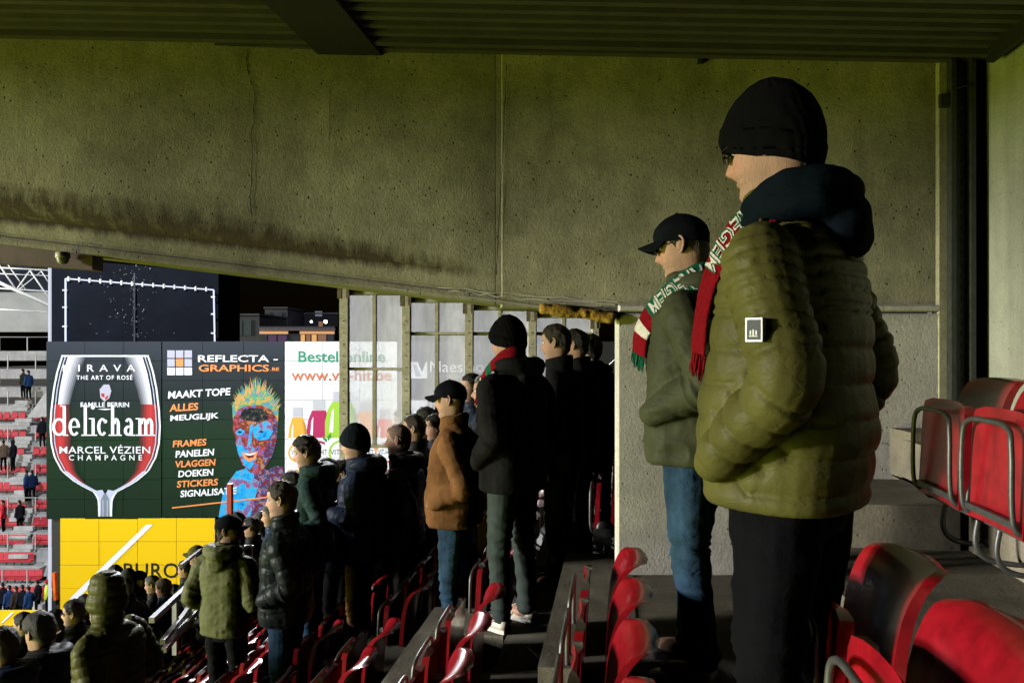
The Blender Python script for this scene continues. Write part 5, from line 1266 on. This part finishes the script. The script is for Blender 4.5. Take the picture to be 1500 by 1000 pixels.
for x, y, r_, s_ in ((477, 471, .16, 30), (456, 471, .12, 8)):
    m = MB(); m.ell(W(x, y, 76), (r_, r_, r_)); tag(put('lamp', m, emis('lamp_%d' % x, (.75,.75,1), s_), None, True), 'bright bluish white outdoor lamp on the far houses' if s_ > 10 else 'smaller bluish lamp left of the bright one on the far houses', 'lamp')

# ---------------------------------------------------------------- far corner stand at the left edge
def FS(x, y, z): return W(x, y, z)
# terraces: rows stepping up away from the viewer
fE = empty('far_stand', FS(30, 890, 40), kind='structure'); fE.location = (0,0,0)
rows = [(885-i*26.5, 38+i*.95) for i in range(15)]       # front edge of each row: y pixel, distance
for i, (y, z) in enumerate(rows):
    x0, x1 = -60, 74 if i > 2 else 62-i*2
    m = MB(); a, b_ = FS(x0, y, z), FS(x1, y, z); d = 1.3; h_ = .62
    m.hexa([a-UP*h_, b_-UP*h_, b_-UP*h_+FW*d, a-UP*h_+FW*d, a, b_, b_+FW*d, a+FW*d]); put('terrace', m, M['farcon'], fE)
    if i > 0:
        m = MB(); p0, p1 = a+UP*.9-FW*.1, b_+UP*.9-FW*.1; m.bar(p0, p1, .045, .045)
        t_ = 0
        for k in range(3): p = a.lerp(b_, (k+.5+.3*(i % 2))/3.3)-FW*.1; m.bar(p, p+UP*.9, .05, .05)
        if i > 10 or i % 2 == 1: tag(put('crowd_rail', m, M['rail']), 'grey crowd rail of the far stand, on the %s terrace row from the bottom' % ORD[i], 'rail', 'crowd rails of the far stand')
fs = None; fsl = []
def farseat():
    r = empty('stadium_seat', (0,0,0)); m = MB()
    v = [Vector(p) for p in ((-.2,.1,.1),(.2,.1,.1),(.2,.14,.1),(-.2,.14,.1),(-.17,.18,.5),(.17,.18,.5),(.17,.22,.5),(-.17,.22,.5))]; m.hexa(v); put('backrest', m, M['redfar'], r)
    m = MB(); m.box((0,-.02,.10), (.4,.28,.06)); put('seat_pan', m, M['redfar'], r); m = MB(); m.box((0,.08,-.02), (.05,.05,.2)); put('leg', m, M['steel'], r); return r
fp = farseat(); used = False
for i in range(0, 11):
    y, z = rows[i]
    for j in range(12):
        x = -14+j*11.4+(i*3.1) % 4
        if x > 72 or (i < 3 and x > 56-i*8) or (i > 2 and 29 < x < 42): continue
        p = FS(x, y, z)+FW*.45+UP*.15
        o = fp if not used else copy_tree(fp); used = True; o.location = p; o.rotation_euler = (0,0,YAW)
        o['label'] = 'small red seat of the far stand, %s row from bottom, %s from the left' % (ORD[i], ORD[min(15, j)]); o['category'] = 'seat'; o['group'] = 'red seats of the far stand'
m = MB(); v = [FS(39, 885, 39.5), FS(76, 885, 39.5), FS(76, 800, 41)]; m.add([v[0], v[1], v[2]]+[p+FW*.4 for p in v], [(0,1,2),(5,4,3),(0,3,4,1),(1,4,5,2),(2,5,3,0)]); put('flank_wall', m, M['farcon'], fE)
m = MB(); v = [FS(39,612,46.5), FS(70,610,46.5), FS(70,570,47)]; m.add([v[0], v[1], v[2]]+[p+FW*.4 for p in v], [(0,1,2),(5,4,3),(0,3,4,1),(1,4,5,2),(2,5,3,0)]); put('flank_wall', m, M['farcon'], fE)
m = MB(); v = [FS(-60,486,56), FS(74,486,56), FS(74,400,56), FS(-60,400,56)]; m.add(v+[p+FW*.3 for p in v], [(0,1,2,3),(7,6,5,4),(0,4,5,1),(1,5,6,2),(2,6,7,3),(3,7,4,0)]); put('rear_wall', m, plain('pale_panel', (.45,.47,.46), .7, noise=.15, nscale=.7), fE)
# steps between the blocks
for i in range(3, 12):
    m = MB()
    for k in range(3): y, z = rows[i]; p = FS(35, y, z)+FW*(.15+.2*k)+UP*(-.2+.2*k)-FW*.5; m.box(p, (1.0,.25,.2), 0, YAW)
    put('step', m, M['farcon'], fE)
# roof trusses
trE = empty('roof_truss', FS(30, 430, 44), 'white tubular steel roof truss of the far stand at the left edge', 'truss'); L = trE.location.copy()
wt = plain('truss_white', (.75,.76,.74), .5)
for a, b_, th in (((-20,391,44),(74,396,44),.14), ((-20,400,46),(74,404,46),.10), ((-20,421,44),(74,427,44),.14), ((-20,452,44),(74,457,44),.12), ((-5,382,44),(24,425,44),.13), ((24,425,44),(44,396,44),.13), ((44,396,44),(74,440,44),.12), ((-20,405,43),(74,448,43),.28), ((12,388,46),(38,425,46),.1), ((60,396,46),(72,415,46),.1), ((28,424,45),(60,398,45),.08)):
    m = MB(); m.tube([FS(*a)-L, FS(*b_)-L], th/2*1.1, n=8, sub=1); put('member', m, wt, trE, True)
m = MB(); v = [FS(-60,440,57), FS(74,440,57), FS(74,375,52), FS(-60,365,52)]; m.add(v+[p+UP*.2 for p in v], [(0,1,2,3),(7,6,5,4),(0,4,5,1),(1,5,6,2),(2,6,7,3),(3,7,4,0)]); put('roof_deck', m, plain('deck_blue', (.06,.08,.14), .6), fE)
# the far spectators
def farp(x, yfeet, z, fd, jac, lab, H=1.75, hair=HB, **k):
    p = FS(x, yfeet, z); return P_((p.x, p.y, p.z), fd, lab, H=H, detail=0, jacket=jac, pants=DARKP, hair=hair, arms='down', hood=False, **k)
FB = fabric('far_black', (.015,.015,.02)); FBL = fabric('far_blue', (.02,.05,.14)); FG = fabric('far_green', (.04,.05,.035)); HV = emis  # placeholder
hiv = plain('hi_vis_yellow', (.62,.75,.03), .6); FR_ = fabric('far_red', (.4,.02,.03))
for x, y, z, jac, lab, d in (
  (34, 583, 47, FG, 'far spectator in dark green coat on the upper terrace', {}), (42, 585, 47, FBL, 'far spectator in blue coat on the upper terrace', {}),
  (62, 655, 45, FB, 'far spectator in black at the railing left of the wine advert', {}), (19, 690, 44, FB, 'far spectator in black hood standing on the mid terrace', dict(hat='hoodup')),
  (5, 690, 44, fabric('far_beige', (.15,.1,.07)), 'far spectator in beige coat at the left edge', {}), (39, 735, 43, FBL, 'far spectator in blue jacket, left one of a pair', {}), (47, 735, 43, fabric('far_navy', (.01,.02,.06)), 'far spectator in navy jacket, right one of a pair', {}),
  (5, 780, 42, FR_, 'far spectator with red scarf sitting low at the left edge', {}), (29, 780, 42, FB, 'far spectator in black jacket in the middle rows', {}),
  (55, 892, 38, FB, 'far spectator in black next to the stewards', {}), (4, 897, 37, FB, 'far front-row spectator in black at the left edge', {}), (14, 902, 36.5, FBL, 'far front-row spectator in dark blue behind the small yellow board', {}),
  (24, 904, 36, fabric('far_brown', (.05,.03,.02)), 'far front-row spectator in brown coat behind the small yellow board', {}), (33, 902, 36, FB, 'far front-row spectator with dark hair behind the small yellow board', {}), (42, 905, 35.5, FBL, 'far front-row spectator right of the small yellow board', {}),
  (70, 893, 37, hiv, 'steward in yellow hi-vis jacket and red beanie, left one', dict(hat='beanie', hatm=FR_)), (81, 893, 36.5, hiv, 'steward in yellow hi-vis jacket and red beanie, right one', dict(hat='beanie', hatm=FR_)),
 ):
    farp(x, y+(10 if y > 880 else 0), z, random.uniform(-30, 40), jac, lab, H=1.72*(1.0), **d)
m = MB(); m.bar(FS(82, 878, 36), FS(80, 838, 36), .18, .12); tag(put('orange_flag', m, fabric('flag_orange', (.75,.12,.02))), 'rolled orange red flag beside the yellow board', 'flag')
m = MB(); v = [FS(76,900,36.2), FS(89,900,36.2), FS(89,756,36.2), FS(76,756,36.2)]; m.add(v+[p+FW*.3 for p in v], [(0,1,2,3),(7,6,5,4),(0,4,5,1),(1,5,6,2),(2,6,7,3),(3,7,4,0)]); tag(put('board_support', m, M['darksteel']), 'dark upright support left of the yellow board', 'support')
